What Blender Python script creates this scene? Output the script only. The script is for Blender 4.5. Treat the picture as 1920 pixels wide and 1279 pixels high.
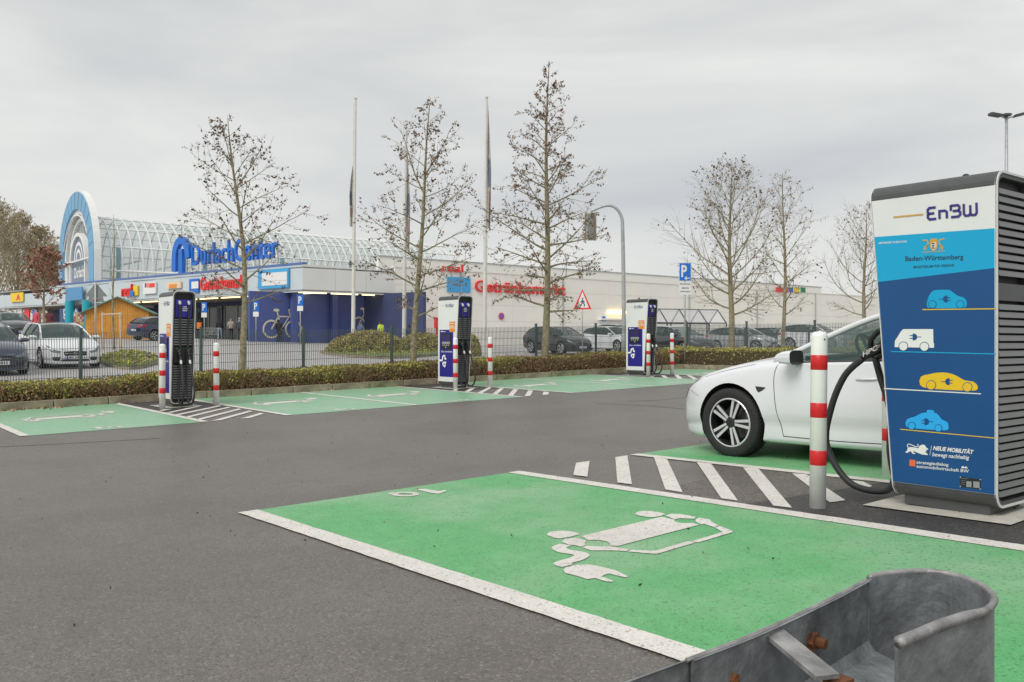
import bpy, bmesh, math, random
from mathutils import Vector, Matrix
from mathutils.bvhtree import BVHTree
for o in list(bpy.data.objects): bpy.data.objects.remove(o)
scene = bpy.context.scene
COL = scene.collection
# ------------------------------------------------------------------ camera
F_PX, CXP, CYP, W_PX = 1640.0, 960.0, 639.5, 1920.0
CAM_Z = 1.154
cam_d = bpy.data.cameras.new('camera'); cam = bpy.data.objects.new('camera', cam_d); COL.objects.link(cam)
cam.location = (0, 0, CAM_Z); cam.rotation_euler = (math.pi/2, 0, 0)
cam_d.sensor_fit = 'HORIZONTAL'; cam_d.sensor_width = 36.0; cam_d.lens = 36.0*F_PX/W_PX
cam_d.clip_start = 0.05; cam_d.clip_end = 3000
scene.camera = cam
# ------------------------------------------------------------------ world: overcast sky
SUN_EL, SUN_AZ = math.radians(48), math.radians(215)     # azimuth measured clockwise from +Y
world = bpy.data.worlds.new('World'); scene.world = world; world.use_nodes = True
wn, wl = world.node_tree.nodes, world.node_tree.links
wn.clear()
w_out = wn.new('ShaderNodeOutputWorld')
w_sky = wn.new('ShaderNodeTexSky'); w_sky.sky_type = 'NISHITA'; w_sky.sun_disc = False
w_sky.sun_elevation = SUN_EL; w_sky.sun_rotation = SUN_AZ; w_sky.dust_density = 2.0
w_b1 = wn.new('ShaderNodeBackground'); w_b1.inputs[1].default_value = 0.10
wl.new(w_sky.outputs[0], w_b1.inputs[0])
w_tc = wn.new('ShaderNodeTexCoord')
w_map = wn.new('ShaderNodeMapping'); w_map.inputs['Scale'].default_value = (1.0, 1.0, 4.2)
w_map.inputs['Location'].default_value = (3.1, 1.7, 0.4)
wl.new(w_tc.outputs['Generated'], w_map.inputs[0])
w_n = wn.new('ShaderNodeTexNoise'); w_n.inputs['Scale'].default_value = 1.7; w_n.inputs['Detail'].default_value = 7
w_n.inputs['Roughness'].default_value = 0.5; w_n.inputs['Distortion'].default_value = 0.35
wl.new(w_map.outputs[0], w_n.inputs[0])
w_r = wn.new('ShaderNodeValToRGB')
w_r.color_ramp.elements[0].position = 0.33; w_r.color_ramp.elements[0].color = (0.437, 0.448, 0.461, 1)
w_r.color_ramp.elements[1].position = 0.67; w_r.color_ramp.elements[1].color = (0.631, 0.631, 0.609, 1)
e = w_r.color_ramp.elements.new(0.5); e.color = (0.523, 0.529, 0.523, 1)
wl.new(w_n.outputs[0], w_r.inputs[0])
w_b2 = wn.new('ShaderNodeBackground'); w_b2.inputs[1].default_value = 1.0
wl.new(w_r.outputs[0], w_b2.inputs[0])
w_mx = wn.new('ShaderNodeMixShader'); w_mx.inputs[0].default_value = 0.94
wl.new(w_b1.outputs[0], w_mx.inputs[1]); wl.new(w_b2.outputs[0], w_mx.inputs[2]); wl.new(w_mx.outputs[0], w_out.inputs[0])
# ------------------------------------------------------------------ sun (behind cloud: wide and weak)
sun_d = bpy.data.lights.new('sun', 'SUN'); sun_d.energy = 1.5; sun_d.angle = math.radians(35); sun_d.color = (1, .97, .92)
sun = bpy.data.objects.new('sun', sun_d); COL.objects.link(sun)
_sd = Vector((math.sin(SUN_AZ)*math.cos(SUN_EL), math.cos(SUN_AZ)*math.cos(SUN_EL), math.sin(SUN_EL)))
sun.rotation_euler = _sd.to_track_quat('Z', 'Y').to_euler(); sun.location = (-20, -20, 40)
vs = scene.view_settings; vs.view_transform = 'Standard'; vs.look = 'None'; vs.exposure = 0.45; vs.gamma = 1.0
vs.use_curve_mapping = False
# ------------------------------------------------------------------ place frame
UX, UY = 0.7732, 0.6342                      # direction along the parking rows
ANG_U = math.atan2(UY, UX); ANG_V = ANG_U + math.pi/2
def S(su, sv): return (su*UX - sv*UY, su*UY + sv*UX)
def susv(x, y): return (x*UX + y*UY, -x*UY + y*UX)
def g_near(su, sv):
    z = -1.154 + .01975*(su-5.47)
    z += -.0203*(sv-3.33) if sv < 10.2 else -.1395 + .0035*(sv-10.2)
    return z + CAM_Z
def g_far(su, sv):
    a = min(max(su, -25), 48); b = min(max(sv, 15), 68)
    return -2.5348 + .0377038*a + .0503982*b - 9.74291e-4*a*b + CAM_Z
def gz(x, y):
    su, sv = susv(x, y)
    if sv <= 20.3 and su < 24.8: return g_near(su, sv)
    return g_far(su, sv)
def ray_ground(px, py, g=g_near, dmax=300):
    dx, dz = (px-CXP)/F_PX, (CYP-py)/F_PX
    d0, step = .5, .05
    prev = None; d = d0
    while d < dmax:
        v = CAM_Z + dz*d - g(*susv(dx*d, d))
        if prev is not None and prev > 0 >= v:
            d = d - step*(-v)/(prev - v); return Vector((dx*d, d, CAM_Z + dz*d))
        prev = v; d += step
    return None
def at(px, d): return ((px-CXP)/F_PX*d, d)                    # pixel column + distance
def zat(py, d): return CAM_Z + (CYP-py)/F_PX*d
def col_on_sv(px, sv):                                        # pixel column on a line sv = const
    r = (px-CXP)/F_PX
    su = sv*(UX*r+UY)/(UX-UY*r); return S(su, sv)
# ------------------------------------------------------------------ materials
MATS = {}
def pm(name, col, rough=.5, metal=0, var=0, scale=4, bump=0, bscale=40, spec=.5, alpha=1, emit=0, coat=0, trans=0):
    if name in MATS: return MATS[name]
    m = bpy.data.materials.new(name); m.use_nodes = True
    nt = m.node_tree; b = nt.nodes['Principled BSDF']
    b.inputs['Base Color'].default_value = (*col, 1); b.inputs['Roughness'].default_value = rough
    b.inputs['Metallic'].default_value = metal; b.inputs['Specular IOR Level'].default_value = spec
    b.inputs['Alpha'].default_value = alpha; b.inputs['Coat Weight'].default_value = coat
    b.inputs['Transmission Weight'].default_value = trans
    if emit:
        b.inputs['Emission Color'].default_value = (*col, 1); b.inputs['Emission Strength'].default_value = emit
    if var or bump:
        tc = nt.nodes.new('ShaderNodeTexCoord')
    if var:
        n = nt.nodes.new('ShaderNodeTexNoise'); n.inputs['Scale'].default_value = scale; n.inputs['Detail'].default_value = 6
        nt.links.new(tc.outputs['Object'], n.inputs['Vector'])
        r = nt.nodes.new('ShaderNodeValToRGB')
        r.color_ramp.elements[0].position = .3; r.color_ramp.elements[1].position = .7
        r.color_ramp.elements[0].color = (*[c*(1-var) for c in col], 1)
        r.color_ramp.elements[1].color = (*[min(1, c*(1+var)) for c in col], 1)
        nt.links.new(n.outputs[0], r.inputs[0]); nt.links.new(r.outputs[0], b.inputs['Base Color'])
        rr = nt.nodes.new('ShaderNodeMapRange'); rr.inputs[3].default_value = max(0, rough-.12); rr.inputs[4].default_value = min(1, rough+.12)
        nt.links.new(n.outputs[0], rr.inputs[0]); nt.links.new(rr.outputs[0], b.inputs['Roughness'])
    if bump:
        n2 = nt.nodes.new('ShaderNodeTexNoise'); n2.inputs['Scale'].default_value = bscale; n2.inputs['Detail'].default_value = 4
        nt.links.new(tc.outputs['Object'], n2.inputs['Vector'])
        bp = nt.nodes.new('ShaderNodeBump'); bp.inputs['Strength'].default_value = bump; bp.inputs['Distance'].default_value = .02
        nt.links.new(n2.outputs[0], bp.inputs['Height']); nt.links.new(bp.outputs[0], b.inputs['Normal'])
    MATS[name] = m; return m
def ground_mat(name, base, dark, light, stain, speck_scale=170, rough=.85, wear=None, wear_amt=.62, bumps=.35, stones=None, pits=None, stone_scale=90, spec_=.35):
    """speckled mineral surface; wear = colour that shows through small worn spots"""
    m = bpy.data.materials.new(name); m.use_nodes = True; nt = m.node_tree; L = nt.links
    b = nt.nodes['Principled BSDF']; b.inputs['Roughness'].default_value = rough; b.inputs['Specular IOR Level'].default_value = spec_
    tc = nt.nodes.new('ShaderNodeTexCoord')
    def noise(sc, det=4, ro=.6):
        n = nt.nodes.new('ShaderNodeTexNoise'); n.inputs['Scale'].default_value = sc; n.inputs['Detail'].default_value = det
        n.inputs['Roughness'].default_value = ro; L.new(tc.outputs['Object'], n.inputs['Vector']); return n
    def ramp(src, stops):
        r = nt.nodes.new('ShaderNodeValToRGB'); els = r.color_ramp.elements
        els[0].position, els[0].color = stops[0][0], (*stops[0][1], 1)
        els[1].position, els[1].color = stops[-1][0], (*stops[-1][1], 1)
        for p, c in stops[1:-1]:
            e = els.new(p); e.color = (*c, 1)
        L.new(src, r.inputs[0]); return r
    def mix(f, a, c2, mode='MIX'):
        x = nt.nodes.new('ShaderNodeMix'); x.data_type = 'RGBA'; x.blend_type = mode
        if isinstance(f, float): x.inputs[0].default_value = f
        else: L.new(f, x.inputs[0])
        L.new(a, x.inputs[6])
        if isinstance(c2, tuple): x.inputs[7].default_value = (*c2, 1)
        else: L.new(c2, x.inputs[7])
        return x.outputs[2]
    fine = noise(speck_scale, 2, .7); c = ramp(fine.outputs[0], [(.36, dark), (.5, base), (.66, light)]).outputs[0]
    big = noise(.55, 7, .62)
    f = ramp(big.outputs[0], [(.44, (0, 0, 0)), (.62, (.8, .8, .8))]).outputs[0]
    c = mix(f, c, stain)
    med = noise(7, 6, .65); f2 = ramp(med.outputs[0], [(.35, (.93, .93, .93)), (.65, (1.05, 1.05, 1.05))]).outputs[0]
    c = mix(1.0, c, f2, 'MULTIPLY')
    if stones or pits:
        vo = nt.nodes.new('ShaderNodeTexVoronoi'); vo.inputs['Scale'].default_value = stone_scale; L.new(tc.outputs['Object'], vo.inputs['Vector'])
        sp = nt.nodes.new('ShaderNodeSeparateColor'); L.new(vo.outputs['Color'], sp.inputs[0])
        if stones: c = mix(ramp(sp.outputs[0], [(.80, (0, 0, 0)), (.97, (.55, .55, .55))]).outputs[0], c, stones)
        if pits: c = mix(ramp(sp.outputs[1], [(.88, (0, 0, 0)), (.98, (.7, .7, .7))]).outputs[0], c, pits)
    if wear:
        wn_ = noise(38, 9, .78); fw = ramp(wn_.outputs[0], [(wear_amt, (0, 0, 0)), (wear_amt+.035, (1, 1, 1))]).outputs[0]
        c = mix(fw, c, wear)
        wn2 = noise(3.2, 10, .8); fw2 = ramp(wn2.outputs[0], [(wear_amt+.03, (0, 0, 0)), (wear_amt+.16, (.55, .55, .55))]).outputs[0]
        c = mix(fw2, c, wear)
    L.new(c, b.inputs['Base Color'])
    bp = nt.nodes.new('ShaderNodeBump'); bp.inputs['Strength'].default_value = bumps; bp.inputs['Distance'].default_value = .006
    L.new(fine.outputs[0], bp.inputs['Height']); L.new(bp.outputs[0], b.inputs['Normal'])
    MATS[name] = m; return m
# ------------------------------------------------------------------ mesh builder
class MB:
    def __init__(s): s.v, s.f, s.m = [], [], []
    def add(s, vs_, fs, mi=0, M=None):
        o = len(s.v)
        s.v += [tuple(M @ Vector(p)) for p in vs_] if M is not None else [tuple(p) for p in vs_]
        s.f += [tuple(i+o for i in q) for q in fs]; s.m += [mi]*len(fs); return s
    def box(s, c, d, mi=0, M=None, rz=0, ch=0):
        x, y, z = d[0]/2, d[1]/2, d[2]/2
        if ch:                                           # chamfered vertical cross-section edges
            q = [(-x+ch, -y), (x-ch, -y), (x, -y+ch), (x, y-ch), (x-ch, y), (-x+ch, y), (-x, y-ch), (-x, -y+ch)]
        else: q = [(-x, -y), (x, -y), (x, y), (-x, y)]
        n = len(q); ca, sa = math.cos(rz), math.sin(rz)
        vv = [(c[0]+a*ca-b*sa, c[1]+a*sa+b*ca, c[2]+h) for h in (-z, z) for a, b in q]
        ff = [tuple(reversed(range(n))), tuple(range(n, 2*n))] + [(i, (i+1) % n, n+(i+1) % n, n+i) for i in range(n)]
        return s.add(vv, ff, mi, M)
    def prism(s, poly, a0, a1, axis='z', mi=0, M=None):   # polygon in the other two axes, extruded
        n = len(poly)
        def pt(p, a): return {'z': (p[0], p[1], a), 'y': (p[0], a, p[1]), 'x': (a, p[0], p[1])}[axis]
        vv = [pt(p, a0) for p in poly] + [pt(p, a1) for p in poly]
        ff = [tuple(reversed(range(n))), tuple(range(n, 2*n))] + [(i, (i+1) % n, n+(i+1) % n, n+i) for i in range(n)]
        return s.add(vv, ff, mi, M)
    def tube(s, pts, r, n=6, mi=0, cap=True, M=None):
        pts = [Vector(p) for p in pts]; k = len(pts)
        rs = r if isinstance(r, (list, tuple)) else [r]*k
        ref = None; vv = []
        for i, p in enumerate(pts):
            t = (pts[min(i+1, k-1)] - pts[max(i-1, 0)])
            if t.length < 1e-9: t = Vector((0, 0, 1))
            t.normalize()
            if ref is None:
                ref = Vector((1, 0, 0)) if abs(t.x) < .8 else Vector((0, 1, 0))
            a = (ref - t*ref.dot(t)).normalized(); b = t.cross(a); ref = a
            for j in range(n):
                th = 2*math.pi*j/n; vv.append(p + (a*math.cos(th) + b*math.sin(th))*rs[i])
        ff = [(i*n+j, i*n+(j+1) % n, (i+1)*n+(j+1) % n, (i+1)*n+j) for i in range(k-1) for j in range(n)]
        if cap: ff += [tuple(reversed(range(n))), tuple(range((k-1)*n, k*n))]
        return s.add(vv, ff, mi, M)
    def lathe(s, prof, n=24, mi=0, M=None, close=False):   # (r, z) profile about z
        k = len(prof); vv = [(r*math.cos(2*math.pi*j/n), r*math.sin(2*math.pi*j/n), z) for r, z in prof for j in range(n)]
        ff = [(i*n+j, i*n+(j+1) % n, (i+1)*n+(j+1) % n, (i+1)*n+j) for i in range(k-1) for j in range(n)]
        if close: ff += [((k-1)*n+j, (k-1)*n+(j+1) % n, (j+1) % n, j) for j in range(n)]
        else: ff += [tuple(reversed(range(n))), tuple(range((k-1)*n, k*n))]
        return s.add(vv, ff, mi, M)
    def grid(s, rows, mi=0, close=False):                 # list of rows of points; mi may be f(i,j)
        n = len(rows[0]); o = len(s.v)
        for r in rows: s.v += [tuple(p) for p in r]
        for i in range(len(rows)-1):
            for j in range(n if close else n-1):
                s.f.append((o+i*n+j, o+i*n+(j+1) % n, o+(i+1)*n+(j+1) % n, o+(i+1)*n+j))
                s.m.append(mi(i, j) if callable(mi) else mi)
        return s
    def mesh(s, name, mats, smooth=False):
        me = bpy.data.meshes.new(name); me.from_pydata(s.v, [], s.f)
        for m in mats: me.materials.append(m)
        if len(mats) > 1: me.polygons.foreach_set('material_index', s.m)
        if smooth: me.polygons.foreach_set('use_smooth', [True]*len(me.polygons))
        me.update(); return me
    def build(s, name, mats, parent=None, loc=None, rz=0, smooth=False, fix=True):
        if not isinstance(mats, (list, tuple)): mats = [mats]
        me = s.mesh(name, mats, smooth)
        if fix:
            bm = bmesh.new(); bm.from_mesh(me); bmesh.ops.recalc_face_normals(bm, faces=bm.faces); bm.to_mesh(me); bm.free()
        return link(name, me, parent, loc, rz)
def link(name, me, parent=None, loc=None, rz=0):
    o = bpy.data.objects.new(name, me); COL.objects.link(o)
    if parent is not None: o.parent = parent
    if loc is not None: o.location = loc
    if rz: o.rotation_euler = (0, 0, rz)
    return o
def tag(o, label, cat, group=None):
    o['label'] = label; o['category'] = cat
    if group: o['group'] = group
    return o
def struct(o): o['kind'] = 'structure'; return o
def stuff(o): o['kind'] = 'stuff'; return o
def thing(name, label, cat, loc=(0, 0, 0), rz=0, group=None):
    o = bpy.data.objects.new(name, None); COL.objects.link(o); o.empty_display_size = .2
    o.location = loc; o.rotation_euler = (0, 0, rz); return tag(o, label, cat, group)
def dup(root, loc=None, rz=None, label=None, parent=None):
    c = root.copy(); COL.objects.link(c)
    if parent is not None: c.parent = parent
    if loc is not None: c.location = loc
    if rz is not None: c.rotation_euler = (0, 0, rz)
    if label: c['label'] = label
    for ch in [q for q in bpy.data.objects if q.parent == root]: dup(ch, parent=c)
    return c
def ground_align(o, x, y, rz, dz=0):                       # stand an object on the sloping ground
    e = .5; z = gz(x, y)
    n = Vector((-(gz(x+e, y)-gz(x-e, y))/(2*e), -(gz(x, y+e)-gz(x, y-e))/(2*e), 1)).normalized()
    q = Vector((0, 0, 1)).rotation_difference(n).to_matrix().to_4x4()
    o.matrix_world = Matrix.Translation((x, y, z+dz)) @ q @ Matrix.Rotation(rz, 4, 'Z')
def catmull(P, n):                                         # n samples per span through the points
    P = [Vector(p) for p in P]; out = []
    for i in range(len(P)-1):
        p0, p1, p2, p3 = P[max(i-1, 0)], P[i], P[i+1], P[min(i+2, len(P)-1)]
        for k in range(n):
            t = k/n
            out.append(.5*((2*p1) + (p2-p0)*t + (2*p0-5*p1+4*p2-p3)*t*t + (3*p1-p0-3*p2+p3)*t**3))
    out.append(P[-1]); return out
def text_mesh(body, bold=0.0, shear=0.0):
    cu = bpy.data.curves.new('t', 'FONT'); cu.body = body; cu.size = 1; cu.offset = bold; cu.shear = shear
    cu.resolution_u = 3
    ob = bpy.data.objects.new('t', cu); COL.objects.link(ob)
    dg = bpy.context.evaluated_depsgraph_get(); me = bpy.data.meshes.new_from_object(ob.evaluated_get(dg))
    vv = [tuple(v.co[:2]) for v in me.vertices]; ff = [tuple(p.vertices) for p in me.polygons]
    bpy.data.objects.remove(ob); bpy.data.curves.remove(cu); bpy.data.meshes.remove(me)
    x0, x1 = min(v[0] for v in vv), max(v[0] for v in vv); y0, y1 = min(v[1] for v in vv), max(v[1] for v in vv)
    return [((a-x0)/(x1-x0), (b-y0)/(y1-y0)) for a, b in vv], ff          # normalised to the unit box
def add_text(mb, body, fn, mi=0, bold=0, shear=0, depth=None):
    """fn maps unit-box (a,b[,depth]) to a 3-D point"""
    v, f = text_mesh(body, bold, shear)
    if depth is None: mb.add([fn(a, b) for a, b in v], f, mi)
    else:
        n = len(v); vv = [fn(a, b, 0) for a, b in v] + [fn(a, b, depth) for a, b in v]
        ff = [tuple(reversed(q)) for q in f] + [tuple(i+n for i in q) for q in f]
        cnt = {}
        for q in f:
            for i in range(len(q)):
                e = (q[i], q[(i+1) % len(q)]); cnt[frozenset(e)] = None if frozenset(e) in cnt else e
        for e in cnt.values():
            if e: ff.append((e[0], e[1], e[1]+n, e[0]+n))
        mb.add(vv, ff, mi)
def ribbon(pts, w):                                        # flat mitred stroke in 2-D -> strip of quads
    P = [Vector((p[0], p[1])) for p in pts]; n = len(P); L_, R_ = [], []
    for i in range(n):
        d0 = (P[i]-P[i-1]).normalized() if i else (P[1]-P[0]).normalized(); d1 = (P[i+1]-P[i]).normalized() if i < n-1 else d0
        n0, n1 = Vector((-d0.y, d0.x)), Vector((-d1.y, d1.x)); m = n0+n1
        m = m.normalized() if m.length > 1e-4 else n0
        k = w/2/max(.55, m.dot(n0)); L_.append(P[i]+m*k); R_.append(P[i]-m*k)
    return [tuple(p) for p in L_]+[tuple(p) for p in R_], [(i, n+i, n+i+1, i+1) for i in range(n-1)]
def smooth2(poly, n=4, closed=True):
    P = list(poly); k = len(P); out = []
    for i in range(k if closed else k-1):
        p0, p1, p2, p3 = [Vector(P[(i+j) % k] if closed else P[min(max(i+j, 0), k-1)]) for j in (-1, 0, 1, 2)]
        for q in range(n):
            t = q/n
            r = .5*((2*p1)+(p2-p0)*t+(2*p0-5*p1+4*p2-p3)*t*t+(3*p1-p0-3*p2+p3)*t**3); out.append((r[0], r[1]))
    if not closed: out.append(tuple(P[-1]))
    return out
LOGO = [  # wordmark strokes in a 4.2 x 1 box
    [(.75, .95), (.22, .95), (.08, .8), (.08, .6), (.22, .5), (.62, .5)], [(.22, .5), (.08, .4), (.08, .2), (.22, .05), (.78, .05)],
    [(1.05, 0), (1.05, .62), (1.5, .62), (1.66, .5), (1.66, 0)],
    [(2.0, 1), (2.0, .55)], [(2.0, .95), (2.6, .95), (2.72, .82), (2.72, .66), (2.6, .52), (2.15, .52)], [(2.6, .52), (2.78, .38), (2.78, .2), (2.62, .05), (2.0, .05)],
    [(3.08, 1), (3.08, .2), (3.2, .05), (3.5, .05), (3.62, .2), (3.62, .85)], [(3.62, .2), (3.74, .05), (4.02, .05), (4.14, .2), (4.14, 1)]]
# ================================================================== materials for the place
ASPH = ground_mat('asphalt', (.13, .114, .099), (.06, .052, .045), (.21, .19, .168), (.10, .087, .074), rough=.46, bumps=.12, stones=(.27, .25, .225), pits=(.03, .027, .025), stone_scale=105, spec_=.6)
ASPH_NEW = ground_mat('asphalt_new', (.055, .052, .05), (.024, .023, .022), (.11, .105, .10), (.042, .039, .037), rough=.6, stones=(.16, .155, .15), pits=(.015, .015, .015))
ASPH_MID = ground_mat('asphalt_coarse', (.13, .115, .10), (.05, .045, .04), (.24, .22, .195), (.10, .088, .078), speck_scale=120, rough=.6, stones=(.30, .27, .24), pits=(.03, .028, .025), stone_scale=70)
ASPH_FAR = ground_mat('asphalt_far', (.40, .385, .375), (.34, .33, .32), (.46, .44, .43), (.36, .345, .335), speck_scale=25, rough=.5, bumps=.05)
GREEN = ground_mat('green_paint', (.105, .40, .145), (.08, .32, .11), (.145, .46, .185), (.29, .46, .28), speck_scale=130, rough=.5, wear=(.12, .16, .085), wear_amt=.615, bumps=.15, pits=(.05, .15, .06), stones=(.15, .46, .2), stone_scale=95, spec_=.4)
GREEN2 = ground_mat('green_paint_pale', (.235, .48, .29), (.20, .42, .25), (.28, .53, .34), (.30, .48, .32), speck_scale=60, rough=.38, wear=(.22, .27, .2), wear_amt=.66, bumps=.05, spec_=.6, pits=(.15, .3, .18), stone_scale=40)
WHITE = ground_mat('white_paint', (.70, .675, .625), (.58, .555, .51), (.78, .76, .72), (.61, .58, .53), speck_scale=120, rough=.6, wear=(.22, .19, .16), wear_amt=.64, bumps=.25, pits=(.30, .27, .24), stone_scale=80)
CONC = pm('kerb_concrete', (.30, .255, .18), .9, var=.35, scale=5, bump=.5, bscale=60)
CONC2 = pm('kerb_concrete_mossy', (.235, .215, .13), .9, var=.4, scale=6, bump=.5, bscale=60)
SLAB = pm('pale_concrete', (.46, .44, .385), .85, var=.12, scale=9, bump=.3, bscale=90)
SOIL = pm('soil', (.10, .065, .04), .95, var=.4, scale=9, bump=.8, bscale=50)
GRASS = pm('grass', (.16, .20, .06), .9, var=.4, scale=3, bump=.6, bscale=60)
STEEL_G = pm('green_grey_steel', (.085, .12, .125), .5, .3, var=.15)
WIRE = pm('fence_wire', (.12, .145, .145), .5, .3)
# ------------------------------------------------------------------ ground sheets
def sheet(name, sus, svs, g, mat):
    mb = MB(); rows = []
    for sv in svs:
        rows.append([(*S(su, sv), g(su, sv)) for su in sus])
    mb.grid(rows); return struct(mb.build(name, mat))
def g_near_c(su, sv): return g_near(min(max(su, -60), 40), max(sv, -40))
sheet('parking_lot_ground', [-1500, -60, 0, 24.6], [-1500, -40, 0, 10.2, 20.25], g_near_c, ASPH)
sus = [-1500] + [-80+4*i for i in range(27)] + [25.6] + [28+4*i for i in range(27)] + [1500]
svs_ = [20.25] + [22+4*i for i in range(12)] + [68, 100, 1500]
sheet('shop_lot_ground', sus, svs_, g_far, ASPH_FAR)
sheet('side_lot_ground', [24.6, 30, 48, 90, 1500], [-1500, -40, 0, 15, 20.25], g_far, ASPH_FAR)
PAINT_N = [0]
def sheet_poly(name, polys, mat, lift=.004, g=g_near, parent=None):
    """flat painted sheet from polygons given in (su, sv)"""
    mb = MB()
    for P in polys:
        mb.add([(*S(a, b), g(a, b)+lift) for a, b in P], [tuple(range(len(P)))])
    o = mb.build(name, mat, parent); 
    bm = bmesh.new(); bm.from_mesh(o.data)
    for f in bm.faces:
        if f.normal.z < 0: f.normal_flip()
    bm.to_mesh(o.data); bm.free()
    return struct(o) if parent is None else o
def rect(a0, a1, b0, b1): return [(a0, b0), (a1, b0), (a1, b1), (a0, b1)]
def jag(a0, a1, b0, b1, seed=1, amp=.0035, n=60):             # long line with slightly uneven edges
    R = random.Random(seed); L = []
    for i in range(n+1): L.append((a0+R.uniform(-amp, amp), b0+(b1-b0)*i/n))
    for i in range(n, -1, -1): L.append((a1+R.uniform(-amp, amp), b0+(b1-b0)*i/n))
    return L
def pxs(pts, ox=0, oy=0, k=1.0):                              # pixels -> (su, sv) on the near ground
    out = []
    for x, y in pts:
        p = ray_ground(ox+x/k, oy+y/k); out.append(susv(p.x, p.y))
    return out
# near row: green bay, car bay, hatched strip between them
sheet_poly('green_bay_paint', [rect(2.60, 5.17, .4, 6.27)], GREEN)
sheet_poly('green_bay_paint', [rect(6.78, 9.55, .4, 6.25)], GREEN)
sheet_poly('bay_line', [jag(2.53, 2.68, .9, 6.27, 1)], WHITE, .008)
sheet_poly('bay_line', [jag(5.09, 5.235, .4, 6.27, 2)], WHITE, .008)
sheet_poly('bay_line', [jag(6.71, 6.84, .4, 6.25, 3)], WHITE, .008)
sheet_poly('bay_line', [jag(9.5, 9.64, .4, 6.25, 4)], WHITE, .008)
sheet_poly('bay_line', [jag(2.5, 5.1, .55, .7, 5)], WHITE, .012)
sheet_poly('new_asphalt_patch', [[(5.235, .4), (6.71, .4), (6.71, 3.52), (5.235, 3.78)]], ASPH_NEW, .003)
sheet_poly('coarse_asphalt_patch', [[(5.235, 3.781), (6.71, 3.521), (6.71, 5.0), (6.0, 4.7), (5.235, 4.6)]], ASPH_MID, .003)
Z6 = dict(ox=940, oy=840, k=4.0); Z8 = dict(ox=800, oy=1020, k=3.692); Z5 = dict(ox=400, oy=840, k=4.0)
stripes = [pxs([(560, 118), (662, 103), (645, 222), (540, 208)], **Z6), pxs([(855, 75), (945, 60), (980, 280), (870, 265)], **Z6),
           pxs([(1145, 75), (1240, 82), (1360, 340), (1230, 318)], **Z6), pxs([(1460, 105), (1570, 120), (1775, 403), (1650, 385)], **Z6),
           pxs([(1393, 878), (1422, 880), (1485, 954), (1450, 950)]), pxs([(1485, 889), (1512, 891), (1585, 940), (1556, 944)]),
           pxs([(1585.5, 901), (1618, 904.5), (1635.6, 913.5), (1615, 919)])]
sheet_poly('hatch_marking', stripes, WHITE, .008)
ell = lambda c, rx, ry, n=14: [(c[0]+rx*math.cos(2*math.pi*i/n), c[1]+ry*math.sin(2*math.pi*i/n)) for i in range(n)]
sym = [pxs(smooth2([(340, 657), (375, 637), (440, 630), (505, 633), (590, 656), (440, 688), (375, 675)], 2), **Z6),
       pxs(smooth2([(1003, 503), (1030, 486), (1090, 480), (1160, 487), (1232, 506), (1140, 528), (1040, 517)], 2), **Z6),
       pxs([(600, 670), (1200, 525), (1295, 545), (1300, 558), (1330, 569), (1380, 574), (1430, 571), (1485, 585), (875, 745), (815, 742), (818, 728), (790, 710), (730, 699), (650, 700)], **Z6),
       pxs([(450, 712), (480, 692), (560, 683), (640, 705), (625, 722), (632, 738), (600, 750), (545, 738), (505, 735)], **Z6),
       pxs([(605, 754), (640, 744), (720, 750), (800, 745), (965, 773), (935, 784), (830, 779), (680, 779), (650, 771)], **Z6),
       pxs([(945, 786), (980, 774), (1155, 781), (1400, 709), (1455, 719), (1170, 804), (1100, 801)], **Z6),
       pxs([(1420, 712), (1660, 640), (1600, 606), (1640, 595), (1735, 632), (1735, 641), (1480, 718)], **Z6),
       pxs([(1455, 548), (1480, 531), (1565, 545), (1576, 562), (1630, 590), (1597, 604), (1525, 580), (1497, 582), (1460, 563)], **Z6),
       pxs([(1230, 516), (1265, 503), (1340, 503), (1460, 526), (1445, 541), (1380, 537), (1335, 536), (1300, 545)], **Z6),
       pxs([(945, 190), (965, 170), (1040, 154), (1120, 152), (1200, 165), (1300, 190), (1322, 200), (1395, 235), (1380, 242), (1330, 232), (1262, 215), (1235, 222), (1210, 236), (1290, 264), (1285, 273), (1240, 270), (1165, 246), (1115, 255), (1040, 231), (960, 211)], **Z8)]
cab = pxs(smooth2([(482, 735), (432, 757), (475, 783), (565, 797), (605, 815), (560, 842), (490, 862), (452, 878), (500, 893)], 5, closed=False), **Z6)
cv, cf = ribbon(cab, .085)
sym += [[cv[i] for i in f] for f in cf]
dig = [pxs([(1522, 319), (1580, 312), (1690, 331), (1740, 321), (1747, 331), (1690, 350), (1640, 346)], **Z5),
       pxs([(1303, 349), (1352, 338), (1372, 344), (1330, 356)], **Z5)]
ring = pxs([(1440+82*math.cos(q*.4488), 353+13*math.sin(q*.4488)) for q in range(15)], **Z5)
rv, rf = ribbon(ring, .055); dig += [[rv[i] for i in f] for f in rf]
o = sheet_poly('vehicle_symbol_paint', sym, WHITE, .008)
sheet_poly('bay_number_paint', dig, WHITE, .008)
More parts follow.
